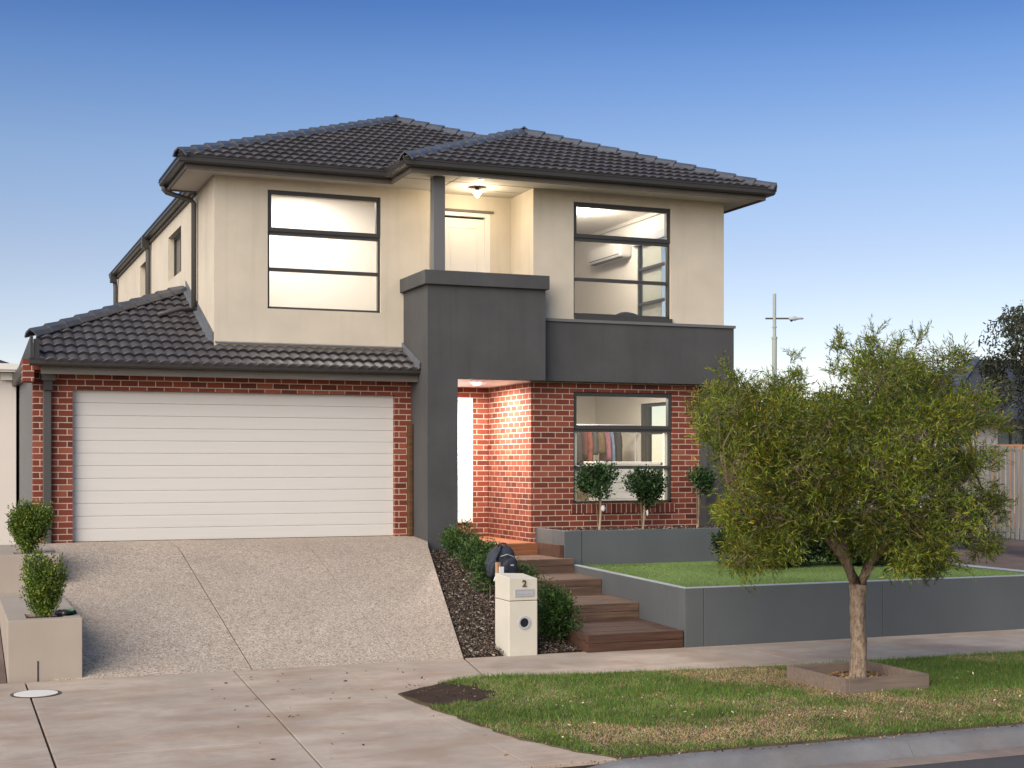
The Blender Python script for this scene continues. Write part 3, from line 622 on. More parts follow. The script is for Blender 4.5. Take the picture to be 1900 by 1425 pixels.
# --- roofs
TP = math.tan(R(22.5))
def tile_plane(name, parent, ox, oy, oz, eu, up, U, V, clips, u_off=0., pitch=R(22.5), mat='tile'):
    """eave along unit 2D vector eu from (ox,oy,oz); up = horizontal 2D vector pointing up the slope"""
    c_, s_ = math.cos(pitch), math.sin(pitch); du = .15 / 8; nu = int(U / du) + 1; cg = .32; nc = int(V / cg) + 1
    us = np.arange(nu + 1) * du; ph = (us + u_off) / .15 * 2 * math.pi
    wv = .027 * (np.abs(np.cos(ph / 2)) - .5)
    rows = []
    for k in range(nc):
        v0, v1 = k * cg, min((k + 1) * cg + .0, V + .3)
        rows += [(v0 + .022, -.012), (v0 + .001, .038), (v0 + .014, .046), ((v0 + v1) / 2, .024), (v1 + .022, -.001)]
    vv = []; uvs = []
    for (v, h) in rows:
        amp = 1.0
        for j in range(nu + 1):
            hh_ = h + wv[j] * amp + .02; x = ox + eu[0] * us[j] + up[0] * (v * c_ - hh_ * s_); y = oy + eu[1] * us[j] + up[1] * (v * c_ - hh_ * s_); z = oz + v * s_ + hh_ * c_
            vv.append((x, y, z)); uvs.append((us[j] + u_off, v + .001))
    me = bpy.data.meshes.new(name); N = nu + 1; fs = [(r * N + j, r * N + j + 1, (r + 1) * N + j + 1, (r + 1) * N + j) for r in range(len(rows) - 1) for j in range(nu)]
    off = WL[parent.name]; me.from_pydata([tuple(Vector(p) - off) for p in vv], [], fs); ul = me.uv_layers.new(name="UVMap")
    idx = np.empty(len(me.loops), dtype=np.int32); me.loops.foreach_get("vertex_index", idx); ul.data.foreach_set("uv", np.array(uvs, dtype=np.float32)[idx].ravel())
    bm = bmesh.new(); bm.from_mesh(me)
    for (px_, py_, nx, ny) in clips:
        bmesh.ops.bisect_plane(bm, geom=bm.verts[:] + bm.edges[:] + bm.faces[:], plane_co=Vector((px_, py_, 0)) - off, plane_no=Vector((nx, ny, 0)), clear_outer=True)
    bmesh.ops.recalc_face_normals(bm, faces=bm.faces); bm.to_mesh(me); bm.free()
    o = bpy.data.objects.new(name, me); COL.objects.link(o); me.materials.append(M[mat]); o.parent = parent; WL[o.name] = Vector(off); return o
def caps(mb, p0, p1, w=.12, L=.40, over=.06, drop=.055):
    p0, p1 = Vector(p0), Vector(p1); d = (p1 - p0); n = max(1, round(d.length / (L - over))); d.normalize(); st = (p1 - p0).length / n
    side = Vector((d.y, -d.x, 0)).normalized(); up = side.cross(d).normalized()
    if up.z < 0: up = -up
    for k in range(n):
        a = p0 + d * (st * k - over) + up * .032; b = p0 + d * (st * (k + 1)) + up * .010; i = len(mb.v)
        for q, s_ in ((a, 1.0), (b, .86)):
            for t_ in (-1, -.62, 0, .62, 1): mb.v.append(tuple(q + side * w * t_ * s_ + up * (.06 * (1 - abs(t_) ** 1.7) - drop * (abs(t_) ** 2)) * s_))
            for t_ in (1, .62, 0, -.62, -1): mb.v.append(tuple(q + side * w * t_ * s_ * .9 + up * (.06 * (1 - abs(t_) ** 1.7) - drop * (abs(t_) ** 2) - .022) * s_))
        mb.f += [(i + j, i + (j + 1) % 10, i + 10 + (j + 1) % 10, i + 10 + j) for j in range(10)] + [tuple(i + j for j in range(10)), tuple(i + 10 + j for j in reversed(range(10)))]
    return mb
Z0 = 6.535
XL, XRr, YF, YR, YB = 3.05, 12.3, 20.3, 19.35, 33.9
xm, ym = (XL + XRr) / 2, YF + (XRr - XL) / 2; zr = Z0 + (XRr - XL) / 2 * TP
xr2, yr2 = (6.1 + XRr) / 2, YR + (XRr - 6.1) / 2; zr2 = Z0 + (XRr - 6.1) / 2 * TP
ybk = YB - (XRr - XL) / 2
roof = tile_plane('upper_roof', H, XL, YF, Z0, (1, 0), (0, 1), XRr - XL, 5.1, [(XL, YF, -1 / 2 ** .5, 1 / 2 ** .5), (XRr, YF, 1 / 2 ** .5, 1 / 2 ** .5), (6.1, YF, 1 / 2 ** .5, -1 / 2 ** .5)])
tile_plane('roof_tiles', roof, 6.1, YR, Z0, (1, 0), (0, 1), XRr - 6.1, 3.5, [(6.1, YR, -1 / 2 ** .5, 1 / 2 ** .5), (XRr, YR, 1 / 2 ** .5, 1 / 2 ** .5)], .07)
tile_plane('roof_tiles', roof, 6.1, YR + 7, Z0, (0, -1), (1, 0), 7, 3.6, [(6.1, YR, 1 / 2 ** .5, -1 / 2 ** .5), (6.1, YF, -1 / 2 ** .5, 1 / 2 ** .5)], .03)
ur = MB()
ur.poly([(XL, YF, Z0), (xm, ym, zr), (xm, 22.4 + 4, zr), (XL, 22.4, Z0)])                               # left slope, front part
ur.poly([(3.5, 22.4, Z0), (xm, 26.4, zr), (xm, ybk, zr), (3.5, YB, Z0)]); ur.poly([(3.5, YB, Z0), (xm, ybk, zr), (XRr, YB, Z0)])
ur.poly([(XRr, YR, Z0), (xr2, yr2, zr2), (xr2, YF + (XRr - 6.1) / 2, zr2), (xm, ym, zr), (xm, ybk, zr), (XRr, YB, Z0)])
ur.poly([(XL, 22.4, Z0), (xm, 26.4, zr), (3.5, 22.4, Z0 - .0)])
P(ur, 'roof_slopes', 'cap', roof)
cm = MB(); caps(cm, (XL + .05, YF + .05, Z0 + .055), (xm, ym, zr + .055)); caps(cm, (xr2 + .0, YF + (XRr - 6.1) / 2, zr2 + .055), (xm, ym, zr + .055))
caps(cm, (6.15, YR + .05, Z0 + .055), (xr2, yr2, zr2 + .055)); caps(cm, (XRr - .05, YR + .05, Z0 + .055), (xr2, yr2, zr2 + .055)); caps(cm, (xr2, yr2, zr2 + .055), (xr2, YF + (XRr - 6.1) / 2, zr2 + .055)); caps(cm, (xm, ym, zr + .055), (xm, ybk, zr + .055))
P(cm, 'ridge_caps', 'cap', roof)
GP = [(-.115, 6.46), (-.03, 6.46), (-.008, 6.485), (-.008, 6.54), (0, 6.545), (0, 6.567), (-.02, 6.567), (-.025, 6.50), (-.1, 6.50), (-.115, 6.565)]
path = [(XL, 22.3, 0), (XL, YF, 0), (6.1, YF, 0), (6.1, YR, 0), (XRr, YR, 0), (XRr, YB, 0)]
P(MB().sweep(GP, path), 'gutter', 'gutter', roof)
P(MB().sweep(GP, [(3.5, YB, 0), (3.5, 22.35, 0)]), 'gutter', 'gutter', roof)
FP = [(-.145, ZS - .03), (-.12, ZS - .03), (-.12, 6.54), (-.145, 6.54)]
P(MB().sweep(FP, path), 'fascia', 'fascia', roof)
P(MB().box(3.61, 3.649, 22.42, 33.4, 6.40, 6.6), 'fascia', 'fascia', roof)
P(MB().box(XL + .13, 3.62, 22.25, 22.33, ZS - .01, 6.75), 'fascia', 'fascia', roof)
z_a, z_b = ZS, ZS + .008; g = .002
sm = MB().box(XL + .146, 3.64, 20.45, 22.24, z_a, z_b).box(3.642, 6.24, YF + .146, 20.9, z_a, z_b).box(6.246, 8.40, YR + .146, 20.9, z_a, z_b).box(8.403, 12.15, YR + .146, 20.07, z_a, z_b)
sm.box(6.246, 8.40, 20.903, 21.0, z_a, z_b).box(11.74, 12.15, 20.073, 33.4, z_a, z_b).box(XL + .146, 3.64, YF + .146, 20.447, z_a, z_b)
P(sm, 'soffit', 'soffit', roof)
P(MB().box(6.0, 8.38, 20.02, 20.026, z_a - .004, z_a - .001).box(7.05, 7.056, YR + .15, 20.97, z_a - .004, z_a - .001).box(7.3, 8.38, 20.5, 20.506, z_a - .004, z_a - .001), 'soffit_batten', 'fascia', roof)
# garage roof
gr = tile_plane('garage_roof', H, 1.17, 19.99, ZG - .02, (1, 0), (0, 1), 2.48, 3.9, [(.2, 20.0, -1 / 2 ** .5, 1 / 2 ** .5), (1.17, 23.42, 0, 1)])
tile_plane('roof_tiles', gr, 3.65, 19.99, ZG - .02, (1, 0), (0, 1), 2.89, 1.1, [(3.65, 20.84, 0, 1), (6.54, 20, 1, 0)], .08)
rz = lambda y: ZG - .02 + (y - 19.99) * TP
P(MB().poly([(1.17, 20.97, rz(20.97)), (3.648, 23.45, rz(23.45)), (3.648, 26.9, rz(23.45)), (1.17, 26.9, rz(20.97) - .2)]).poly([(1.17, 19.99, ZG - .05), (1.17, 20.97, rz(20.97)), (1.17, 26.9, rz(20.97) - .2), (1.17, 26.9, ZG - .2)]), 'roof_slopes', 'cap', gr)
P(caps(MB(), (1.14, 20.94, rz(20.94) + .075), (3.6, 23.4, rz(23.4) + .075)), 'ridge_caps', 'cap', gr)
P(MB().sweep([(o_, z - 6.565 + ZG + .05) for o_, z in GP], [(1.04, 20.0, 0), (6.548, 20.0, 0)]), 'gutter', 'gutter', gr)
P(MB().box(1.19, 6.548, 20.12, 20.15, 3.40, 3.58), 'fascia', 'fascia', gr); P(MB().box(1.205, 6.545, 20.152, 20.458, 3.462, 3.47), 'soffit', 'soffit', gr)
# raked box gutter on the boundary side and lead flashings
rk = MB(); q0 = [(1.05, 19.99, 3.60), (1.05, 19.99, 3.90), (1.0, 22.3, 3.62), (1.0, 22.3, 3.45)]
rk.v += [p for p in q0] + [(p[0] + .035, p[1], p[2]) for p in q0]; rk.f += [(0, 1, 2, 3), (7, 6, 5, 4), (0, 4, 5, 1), (1, 5, 6, 2), (2, 6, 7, 3), (3, 7, 4, 0)]
P(rk, 'boundary_gutter', 'gutter', gr)
P(MB().box(1.0, 1.1, 22.3, 27, 3.45, 3.62).box(1.09, 1.165, 20.01, 20.03, 3.60, 3.86), 'boundary_gutter', 'gutter', gr)
fl = MB(); th_ = math.atan(TP)
fl.v += [(3.57, 20.88, rz(20.88) + .085), (3.648, 20.88, rz(20.88) + .085), (3.648, 23.45, rz(23.45) + .085), (3.57, 23.45, rz(23.45) + .085), (3.57, 20.88, rz(20.88) + .03), (3.648, 20.88, rz(20.88) + .03), (3.648, 23.45, rz(23.45) + .03), (3.57, 23.45, rz(23.45) + .03),
         (3.648, 20.88, rz(20.88) + .20), (3.648, 23.45, rz(23.45) + .20), (3.635, 20.88, rz(20.88) + .20), (3.635, 23.45, rz(23.45) + .20), (3.635, 20.88, rz(20.88) + .03), (3.635, 23.45, rz(23.45) + .03)]
fl.f += [(0, 1, 2, 3), (7, 6, 5, 4), (0, 4, 5, 1), (1, 5, 6, 2), (2, 6, 7, 3), (3, 7, 4, 0), (8, 9, 11, 10), (10, 11, 13, 12)]
P(fl, 'flashing', 'flash', gr)
P(MB().obox(((3.65 + 6.54) / 2, 20.80, rz(20.80) + .085), (2.88, .06, .012), 0, R(22.5)), 'flashing', 'flash', gr)
P(MB().obox((6.53, 20.42, rz(20.42) + .1), (.02, .95, .1), 0, R(22.5)), 'flashing', 'flash', gr)
# downpipes
def pipe(pts, r=.045): return P(MB().tube(pts, r, 10), 'downpipe', 'pipe', H, smooth=True)
pipe([(3.12, 22.22, 6.5), (3.12, 22.22, 6.40), (3.16, 22.23, 6.37), (3.55, 22.28, 6.28), (3.585, 22.28, 6.24), (3.585, 22.28, 4.62)], .04)
P(MB().tube([(3.585, 22.28, 4.66), (3.585, 22.28, 4.58), (3.35, 22.15, 4.57), (3.0, 21.98, 4.45)], .035, 8), 'roof_spreader', 'pipe', H, smooth=True)
pipe([(3.56, 27.7, 6.5), (3.59, 27.7, 6.2), (3.59, 27.7, 3.6)], .045); pipe([(3.56, 33.3, 6.5), (3.59, 33.3, 6.2), (3.59, 33.3, 3.6)], .05)
for y_ in (27.62, 33.2): P(MB().box(3.47, 3.6, y_, y_ + .16, 6.3, 6.52), 'rain_head', 'gutter', H)
rh = P(MB().box(1.21, 1.40, 20.30, 20.455, 3.32, 3.52), 'rain_head', 'pipe', bevel=.008)
P(MB().box(1.235, 1.355, 20.33, 20.445, 3.19, 3.319), 'rain_head_outlet', 'gutter', rh)
P(MB().box(1.235, 1.345, 20.37, 20.455, 1.0, 3.189), 'downpipe', 'pipe', bevel=.01)

# ================================================================== THINGS INSIDE
bedt = empty('bed', (10.2, 21.4, 3.85), 'pale bed with a grey pillow, just above the sill of the upper right window', 'bed')
MB().box(9.3, 11.3, 20.6, 22.6, 3.86, 4.15).build('bed_base', 'fascia', bedt, bevel=.02); MB().box(9.32, 11.28, 20.62, 22.58, 4.151, 4.44).build('mattress', 'white', bedt, bevel=.06)
def lump(name, c, r, mat, parent=None, seed=0, amp=.18, seg=3):
    bm = bmesh.new(); bmesh.ops.create_icosphere(bm, subdivisions=seg, radius=1); rg = random.Random(seed); ph = [rg.uniform(0, 6) for _ in range(6)]
    off = WL.get(parent.name) if parent else Vector((0, 0, 0))
    for v in bm.verts:
        p = v.co.copy(); k = 1 + amp * (math.sin(3.1 * p.x + ph[0]) * math.sin(2.7 * p.y + ph[1]) + .5 * math.sin(6 * p.z + ph[2]) * math.sin(5 * p.x + ph[3]))
        v.co = Vector((c[0] + p.x * r[0] * k, c[1] + p.y * r[1] * k, c[2] + p.z * r[2] * k)) - off
    me = bpy.data.meshes.new(name); bm.to_mesh(me); bm.free(); o = bpy.data.objects.new(name, me); COL.objects.link(o); me.materials.append(M[mat] if isinstance(mat, str) else mat)
    for pl in me.polygons: pl.use_smooth = True
    if parent: o.parent = parent
    WL[o.name] = Vector(off); return o
tag(lump('pillow', (10.45, 20.95, 4.55), (.26, .14, .13), CL[3], None, 3, .12), 'grey pillow lying on the bed behind the upper right window', 'pillow')
tag(lump('blanket', (10.05, 20.9, 4.50), (.22, .14, .07), 'pink', None, 8, .25), 'small pink folded blanket on the bed behind the upper right window', 'blanket')
rack = empty('clothes_rack', (10.7, 22.5, 1.0), 'metal clothes rack standing inside the ground floor room', 'clothes rack')
MB().tube([(10.1, 22.5, 2.86), (11.38, 22.5, 2.86)], .014).build('rail', 'alu', rack); [MB().tube([(x, 22.5, 1.03), (x, 22.5, 2.86)], .014).build('post', 'alu', rack) for x in (10.1, 11.38)]
[MB().tube([(x, 22.25, 1.03), (x, 22.75, 1.03)], .014).build('foot', 'alu', rack) for x in (10.1, 11.38)]
gl_ = ['long black', 'dark red', 'long orange red', 'charcoal grey', 'short mustard', 'pink', 'pale blue', 'black flared']
for k, (x, w_, L_, mi) in enumerate([(10.22, .16, 1.0, 0), (10.35, .09, .5, 1), (10.45, .10, .9, 2), (10.54, .08, .45, 3), (10.66, .11, .42, 4), (10.78, .10, .55, 5), (10.87, .07, .85, 6), (11.0, .15, .8, 7)]):
    mb = MB(); n_ = 14; zt = 2.83; rg = random.Random(k)
    for iz in range(7):
        f_ = iz / 6; zz = zt - .05 - L_ * f_; ww = w_ * (.55 + .45 * min(1, f_ * 5)) * (1 + .15 * f_); dd = .2 * (.6 + .4 * min(1, f_ * 4))
        for j in range(n_):
            q = 2 * math.pi * j / n_; wob_ = 1 + .22 * f_ * math.sin(3 * q + k); mb.v.append((x + ww * .6 * math.cos(q) * wob_, 22.5 + dd * math.sin(q) * wob_, zz))
    mb.f += [(iz * n_ + j, iz * n_ + (j + 1) % n_, (iz + 1) * n_ + (j + 1) % n_, (iz + 1) * n_ + j) for iz in range(6) for j in range(n_)] + [tuple(range(n_)), tuple(reversed(range(6 * n_, 7 * n_)))]
    o_ = tag(mb.build('hanging_garment', CL[mi], smooth=True), gl_[k] + ' garment hanging on the clothes rack indoors', 'garment', 'clothes hanging on the rack')
drs = empty('dresser', (10.39, 21.0, 1.0), 'white chest of drawers inside the ground floor window', 'dresser')
MB().box(9.86, 10.92, 20.82, 21.25, 1.02, 2.16).build('carcass', 'whitecold', drs); MB().box(9.80, 10.98, 20.78, 21.27, 2.161, 2.21).box(9.82, 10.96, 20.8, 21.26, 2.13, 2.1605).build('top', 'whitecold', drs, bevel=.006)
for k in range(4): d_ = MB().box(9.89, 10.89, 20.80, 20.819, 1.08 + k * .265, 1.32 + k * .265).build('drawer', 'whitecold', drs, bevel=.004); MB().box(10.33, 10.45, 20.78, 20.799, 1.2 + k * .265, 1.215 + k * .265).build('handle', 'alu', d_)
tag(lump('floor_cushion', (9.35, 20.62, 1.52), (.26, .18, .3), 'palestem', None, 5, .2), 'beige cushion heaped in the lower left corner of the ground floor window', 'cushion')
MB().box(9.1, 9.65, 20.45, 20.85, 1.0, 1.28)
tag(MB().box(9.1, 9.65, 20.42, 20.85, 1.0, 1.3).build('ottoman', 'soffit', None, bevel=.03), 'low pale ottoman under the beige cushion indoors', 'ottoman')

# ================================================================== FRONT YARD
# timber steps and deck
stp = empty('timber_steps', (7.6, 17, 0), 'five brown timber steps rising from the footpath to the front porch', 'steps')
def rx(y): return 8.12 + (y - 14.78) * .0915
ST = [(14.79, .205, 6.87, 'sleeper'), (16.2, .40, 6.95, 'sleeper_grey'), (17.57, .60, 7.0, 'sleeper_grey'), (18.72, .80, 7.05, 'sleeper_grey')]
nxt = [16.5, 17.9, 19.1, 19.95]
for (y0, z1, xl, mt), yn in zip(ST, nxt):
    mb = MB(); s_ = z1 - .2 if z1 > .3 else 0
    # riser of two stacked sleepers, tread of boards running across
    xe = lambda y: min(rx(y) - .004, 8.5)
    mb.prism([(xl, y0), (xe(y0), y0), (xe(y0 + .07), y0 + .07), (xl, y0 + .07)], z1 - .21, z1 - .105).prism([(xl, y0 + .002), (xe(y0), y0 + .002), (xe(y0 + .07), y0 + .07), (xl, y0 + .07)], z1 - .102, z1)
    y = y0 + .074
    while y < yn:
        y2 = min(y + .196, yn); mb.prism([(xl, y), (xe(y), y), (xe(y2), y2), (xl, y2)], z1 - .08, z1 - .001 - random.uniform(0, .004)); y = y2 + .004
    mb.box(xl, xl + .06, y0 + .072, yn, z1 - .21, z1 - .082)
    mb.build('step', mt, stp, bevel=.006)
dk = MB(); y = 19.80
dk.box(7.03, 8.345, 19.765, 19.798, .78, .972)
while y < 21.9: dk.box(7.03, 8.345, y, y + .135, .93, .975); y += .14
dk.build('deck', 'deck', stp, bevel=.003)
MB().box(8.345, 8.41, 18.96, 19.76, .74, .985).build('side_sleeper', 'sleeper', stp, bevel=.004)
tag(MB().box(6.475, 6.54, 20.33, 20.45, 1.083, 2.78).build('timber_board', 'slab_timber', None, bevel=.01), 'upright brown timber board leaning beside the garage door', 'board')
# retaining walls: each run is a thing
def wall_run(name, runs, label, zc):
    e = empty(name, (runs[0][0][0][0], runs[0][0][0][1], 0), label, 'retaining wall')
    for pts, z0, z1 in runs:
        MB().prism(pts, z0, z1 - .012).build('wall_panel', 'retain', e, bevel=.004)
    return e
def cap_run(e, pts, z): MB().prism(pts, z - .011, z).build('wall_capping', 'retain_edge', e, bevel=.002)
ZR = .71
e = empty('retaining_wall', (8.13, 14.8, 0), 'long low grey retaining wall along the footpath around the artificial turf', 'retaining wall')
xs = [8.135, 8.385, 10.95, XR + .12]
for a, b in zip(xs[:-1], xs[1:]): MB().box(a + (.007 if a > 8.2 else 0), b, 14.78, 14.93, -.1, ZR - .012).build('wall_panel', 'retain', e, bevel=.004)
MB().box(8.15, XR, 14.80, 14.92, -.1, ZR - .03).build('wall_core', 'black', e)
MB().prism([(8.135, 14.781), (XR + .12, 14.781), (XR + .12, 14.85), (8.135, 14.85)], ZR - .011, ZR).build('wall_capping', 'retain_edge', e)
for (y0, y1) in ((14.931, 15.35), (15.357, 18.93)):
    MB().prism([(rx(y0), y0), (rx(y0) + .11, y0), (rx(y1) + .11, y1), (rx(y1), y1)], -.1, ZR - .012).build('wall_panel', 'retain', e, bevel=.003)
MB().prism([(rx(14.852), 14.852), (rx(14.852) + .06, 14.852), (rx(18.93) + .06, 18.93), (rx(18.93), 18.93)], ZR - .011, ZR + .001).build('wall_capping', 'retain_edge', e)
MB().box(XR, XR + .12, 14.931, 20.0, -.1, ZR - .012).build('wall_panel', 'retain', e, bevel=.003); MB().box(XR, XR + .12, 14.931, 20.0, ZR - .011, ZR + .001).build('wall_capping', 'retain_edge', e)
e = empty('raised_garden_wall', (8.42, 18.95, .6), 'upper grey retaining wall of the raised garden bed below the brick wall', 'retaining wall')
ZU = 1.19
for a, b in ((8.42, 8.70), (8.712, 11.4), (11.405, 12.0)): MB().box(a, b, 18.945, 19.04, .3, ZU).build('wall_panel', 'retain', e, bevel=.004)
MB().box(8.44, 11.98, 18.965, 19.03, .3, ZU - .02).build('wall_core', 'black', e)
for a, b in ((19.041, 19.35), (19.357, 20.045)): MB().box(8.42, 8.50, a, b, .5, ZU).build('wall_panel', 'retain', e, bevel=.003)
MB().box(8.505, 11.95, 19.045, 20.045, .6, ZU - .045).build('garden_bed_soil.001', 'soil')
struct(bpy.data.objects['garden_bed_soil.001'])
chips(2600, lambda r: (r.uniform(8.52, 11.95), r.uniform(19.04, 20.0), ZU - .04 + r.uniform(0, .03)), .035, MC, 'gravel_mulch', 'dark mulch on the raised garden bed under the brick wall', 'mulch', 9)

# letterbox
mbx = empty('letterbox', (6.1, 15.1, 0), 'cream rendered pillar letterbox numbered 2 beside the footpath', 'letterbox')
body = MB(); px = [(5.915, 14.85), (6.265, 14.85), (6.265, 15.29), (5.915, 15.29)]
body.prism(px, -.02, .62).build('pillar', 'mail', mbx, bevel=.008)
hb = MB(); hb.v += [(5.915, 14.85, .626), (6.265, 14.85, .626), (6.265, 15.29, .626), (5.915, 15.29, .626), (5.915, 14.85, .89), (6.265, 14.85, .875), (6.265, 15.29, .90), (5.915, 15.29, .915)]
hb.f += [(3, 2, 1, 0), (4, 5, 6, 7), (0, 1, 5, 4), (1, 2, 6, 5), (2, 3, 7, 6), (3, 0, 4, 7)]; hb.build('mailbox_head', 'mail', mbx, bevel=.008)
MB().box(5.925, 6.255, 14.86, 15.28, .619, .627).build('head_joint', 'joint', mbx)
sl = MB(); frame_bars(sl, 5.985, 6.215, .675, .755, .012, 14.838, 14.849); sl.build('letter_slot', 'alu', mbx); MB().box(5.997, 6.203, 14.842, 14.849, .687, .743).box(6.01, 6.203, 14.838, 14.842, .70, .735).build('slot_flap', 'alu', bpy.data.objects['letter_slot'])
rg_ = MB(); rg_.lathe((6.1, 14.85, .375), [(.052, .02), (.052, -.012), (.074, -.012), (.078, -.004), (.078, .0)], 28, 'y'); rg = rg_.build('newspaper_ring', 'alu', mbx)
rm = bmesh.new(); rm.from_mesh(rg.data); bmesh.ops.delete(rm, geom=[f for f in rm.faces if len(f.verts) > 6], context='FACES'); rm.to_mesh(rg.data); rm.free()
MB().lathe((6.1, 14.846, .375), [(.0535, 0), (.0535, .002)], 28, 'y').build('newspaper_hole', 'black', rg)
cu = bpy.data.curves.new('numeral', 'FONT'); cu.body = "2"; cu.size = .105; cu.extrude = .004; cu.offset = .0022; cu.align_x = 'CENTER'
fo = bpy.data.objects.new('tmp', cu); COL.objects.link(fo); bpy.context.view_layer.update()
nm = bpy.data.meshes.new_from_object(fo.evaluated_get(bpy.context.evaluated_depsgraph_get())); bpy.data.objects.remove(fo)
no = bpy.data.objects.new('house_number', nm); COL.objects.link(no); nm.materials.clear(); nm.materials.append(M['numeral']); no.parent = mbx
no.location = Vector((6.1, 14.843, .785)) - Vector(mbx.location); no.rotation_euler = (R(90), 0, 0); WL['house_number'] = Vector((0, 0, 0))
# stakes with backpack
st1 = tag(MB().obox((6.13, 15.75, .55), (.05, .05, .9), .2).build('timber_stake', 'stake', None, bevel=.004), 'pale orange timber stake left of the letterbox with a white tag', 'stake')
st2 = tag(MB().tube([(6.42, 16.0, .1), (6.425, 16.0, 1.02)], .035, 10).build('timber_stake', 'stake_grey', None), 'round grey timber stake standing behind the letterbox', 'stake')
tag(MB().obox((6.16, 15.71, .90), (.06, .012, .10), .1).obox((6.09, 15.715, .80), (.05, .012, .06), .5, 0, .5).obox((6.14, 15.715, .79), (.08, .012, .03), .1, 0, .3).build('paper_tag', 'tag', None), 'crumpled white paper tag on the orange stake', 'tag')
tag(MB().obox((6.17, 15.70, .55), (.028, .03, .5), .1).build('purple_pole', 'purple', None), 'thin purple pole beside the orange stake', 'pole')
bp = empty('backpack', (6.27, 16.0, .85), 'dark navy backpack hanging on the stakes behind the letterbox', 'backpack')
def bag(name, cx_, cy_, cz_, w_, d_, h_, mat, sq=2.8):
    bm = bmesh.new(); bmesh.ops.create_icosphere(bm, subdivisions=4, radius=1); off = WL[bp.name]
    for v in bm.verts:
        p = v.co; n_ = (abs(p.x) ** sq + abs(p.y) ** sq + abs(p.z) ** sq) ** (1 / sq); q = p / n_
        tp_ = 1 - .22 * max(0, q.z) ; wr = 1 + .03 * math.sin(9 * q.z + 4 * q.x) + .02 * math.sin(13 * q.x)
        v.co = Vector((cx_ + q.x * w_ * tp_ * wr, cy_ + q.y * d_ * wr, cz_ + q.z * h_ + .03 * q.x * (q.z > 0))) - off
    me = bpy.data.meshes.new(name); bm.to_mesh(me); bm.free(); o = bpy.data.objects.new(name, me); COL.objects.link(o); me.materials.append(M[mat]); o.parent = bp
    for pl in me.polygons: pl.use_smooth = True
bag('bag_body', 6.27, 16.02, .985, .185, .12, .20, 'navy'); bag('front_pocket', 6.33, 15.90, .93, .11, .06, .11, 'navy2', 3.2); bag('side_pocket', 6.13, 15.97, .90, .05, .09, .10, 'navy2')
MB().tube([(6.2, 15.93, .93), (6.17, 15.89, 1.03), (6.2, 15.9, 1.13), (6.25, 15.95, 1.185)], .018, 8).build('strap', 'navy2', bp, smooth=True)
MB().tube([(6.22, 15.98, 1.17), (6.25, 15.98, 1.215), (6.32, 15.98, 1.21), (6.34, 15.98, 1.16)], .010, 8).build('handle', 'navy2', bp, smooth=True)
MB().obox((6.35, 15.838, .955), (.045, .004, .018), .15).build('badge', 'alu', bp)
MB().tube([(6.22, 15.885, 1.06), (6.30, 15.875, 1.085), (6.4, 15.9, 1.05)], .006, 6).build('zip', 'alu', bp)
# planters
def planter(y0, y1, z0, z1, hole, label):
    e = empty('planter_box', (.93, (y0 + y1) / 2, 0), label, 'planter', 'rendered planter boxes left of the driveway')
    hx0, hx1, hy0, hy1 = hole; mb = MB(); x0, x1 = .57, 1.285; xs = [x0, hx0, hx1, x1]; ys = [y0, hy0, hy1, y1]
    mb.box(x0, hx0, y0, y1, z0, z1).box(hx1, x1, y0, y1, z0, z1).box(hx0, hx1, y0, hy0, z0, z1).box(hx0, hx1, hy1, y1, z0, z1)
    # single outline: build by grid so the faces do not show seams
    mb = MB(); V = {}
    def vi(i, j, k):
        if (i, j, k) not in V: V[(i, j, k)] = len(mb.v); mb.v.append((xs[i], ys[j], (z0, z1)[k]))
        return V[(i, j, k)]
    for i in range(3):
        for j in range(3):
            if i == 1 and j == 1: continue
            mb.f.append((vi(i, j, 1), vi(i + 1, j, 1), vi(i + 1, j + 1, 1), vi(i, j + 1, 1)))
    for i in range(3):
        mb.f.append((vi(i, 0, 0), vi(i + 1, 0, 0), vi(i + 1, 0, 1), vi(i, 0, 1))); mb.f.append((vi(i + 1, 3, 0), vi(i, 3, 0), vi(i, 3, 1), vi(i + 1, 3, 1)))
        mb.f.append((vi(0, i + 1, 0), vi(0, i, 0), vi(0, i, 1), vi(0, i + 1, 1))); mb.f.append((vi(3, i, 0), vi(3, i + 1, 0), vi(3, i + 1, 1), vi(3, i, 1)))
    mb.f += [(vi(1, 1, 0), vi(2, 1, 0), vi(2, 1, 1), vi(1, 1, 1)), (vi(2, 2, 0), vi(1, 2, 0), vi(1, 2, 1), vi(2, 2, 1)), (vi(1, 2, 0), vi(1, 1, 0), vi(1, 1, 1), vi(1, 2, 1)), (vi(2, 1, 0), vi(2, 2, 0), vi(2, 2, 1), vi(2, 1, 1))]
    mb.build('planter_shell', 'stone', e, bevel=.006); MB().box(hx0 + .001, hx1 - .001, hy0 + .001, hy1 - .001, z1 - .2, z1 - .04).build('planter_soil', 'soil', e); return e
p1 = planter(14.94, 18.04, -.1, .615, (.76, 1.12, 15.12, 15.62), 'lower beige rendered planter box beside the footpath')
MB().box(.85, .862, 14.935, 14.9405, -.02, .2).build('weep_joint', 'black', p1)
p2 = planter(18.05, 20.43, -.1, 1.075, (.78, 1.13, 18.3, 18.8), 'upper beige rendered planter box beside the garage pier')
# manhole
mh = empty('manhole_cover', (.79, 14.10, 0), 'round white manhole cover in the concrete footpath', 'manhole cover')
MB().lathe((.79, 14.10, 0), [(.232, .001), (.232, .006), (.205, .006), (.205, .001)], 40).build('rim', 'gutter', mh); MB().lathe((.79, 14.10, 0), [(.2, .0012), (.2, .0085)], 40).build('lid', 'white', mh)
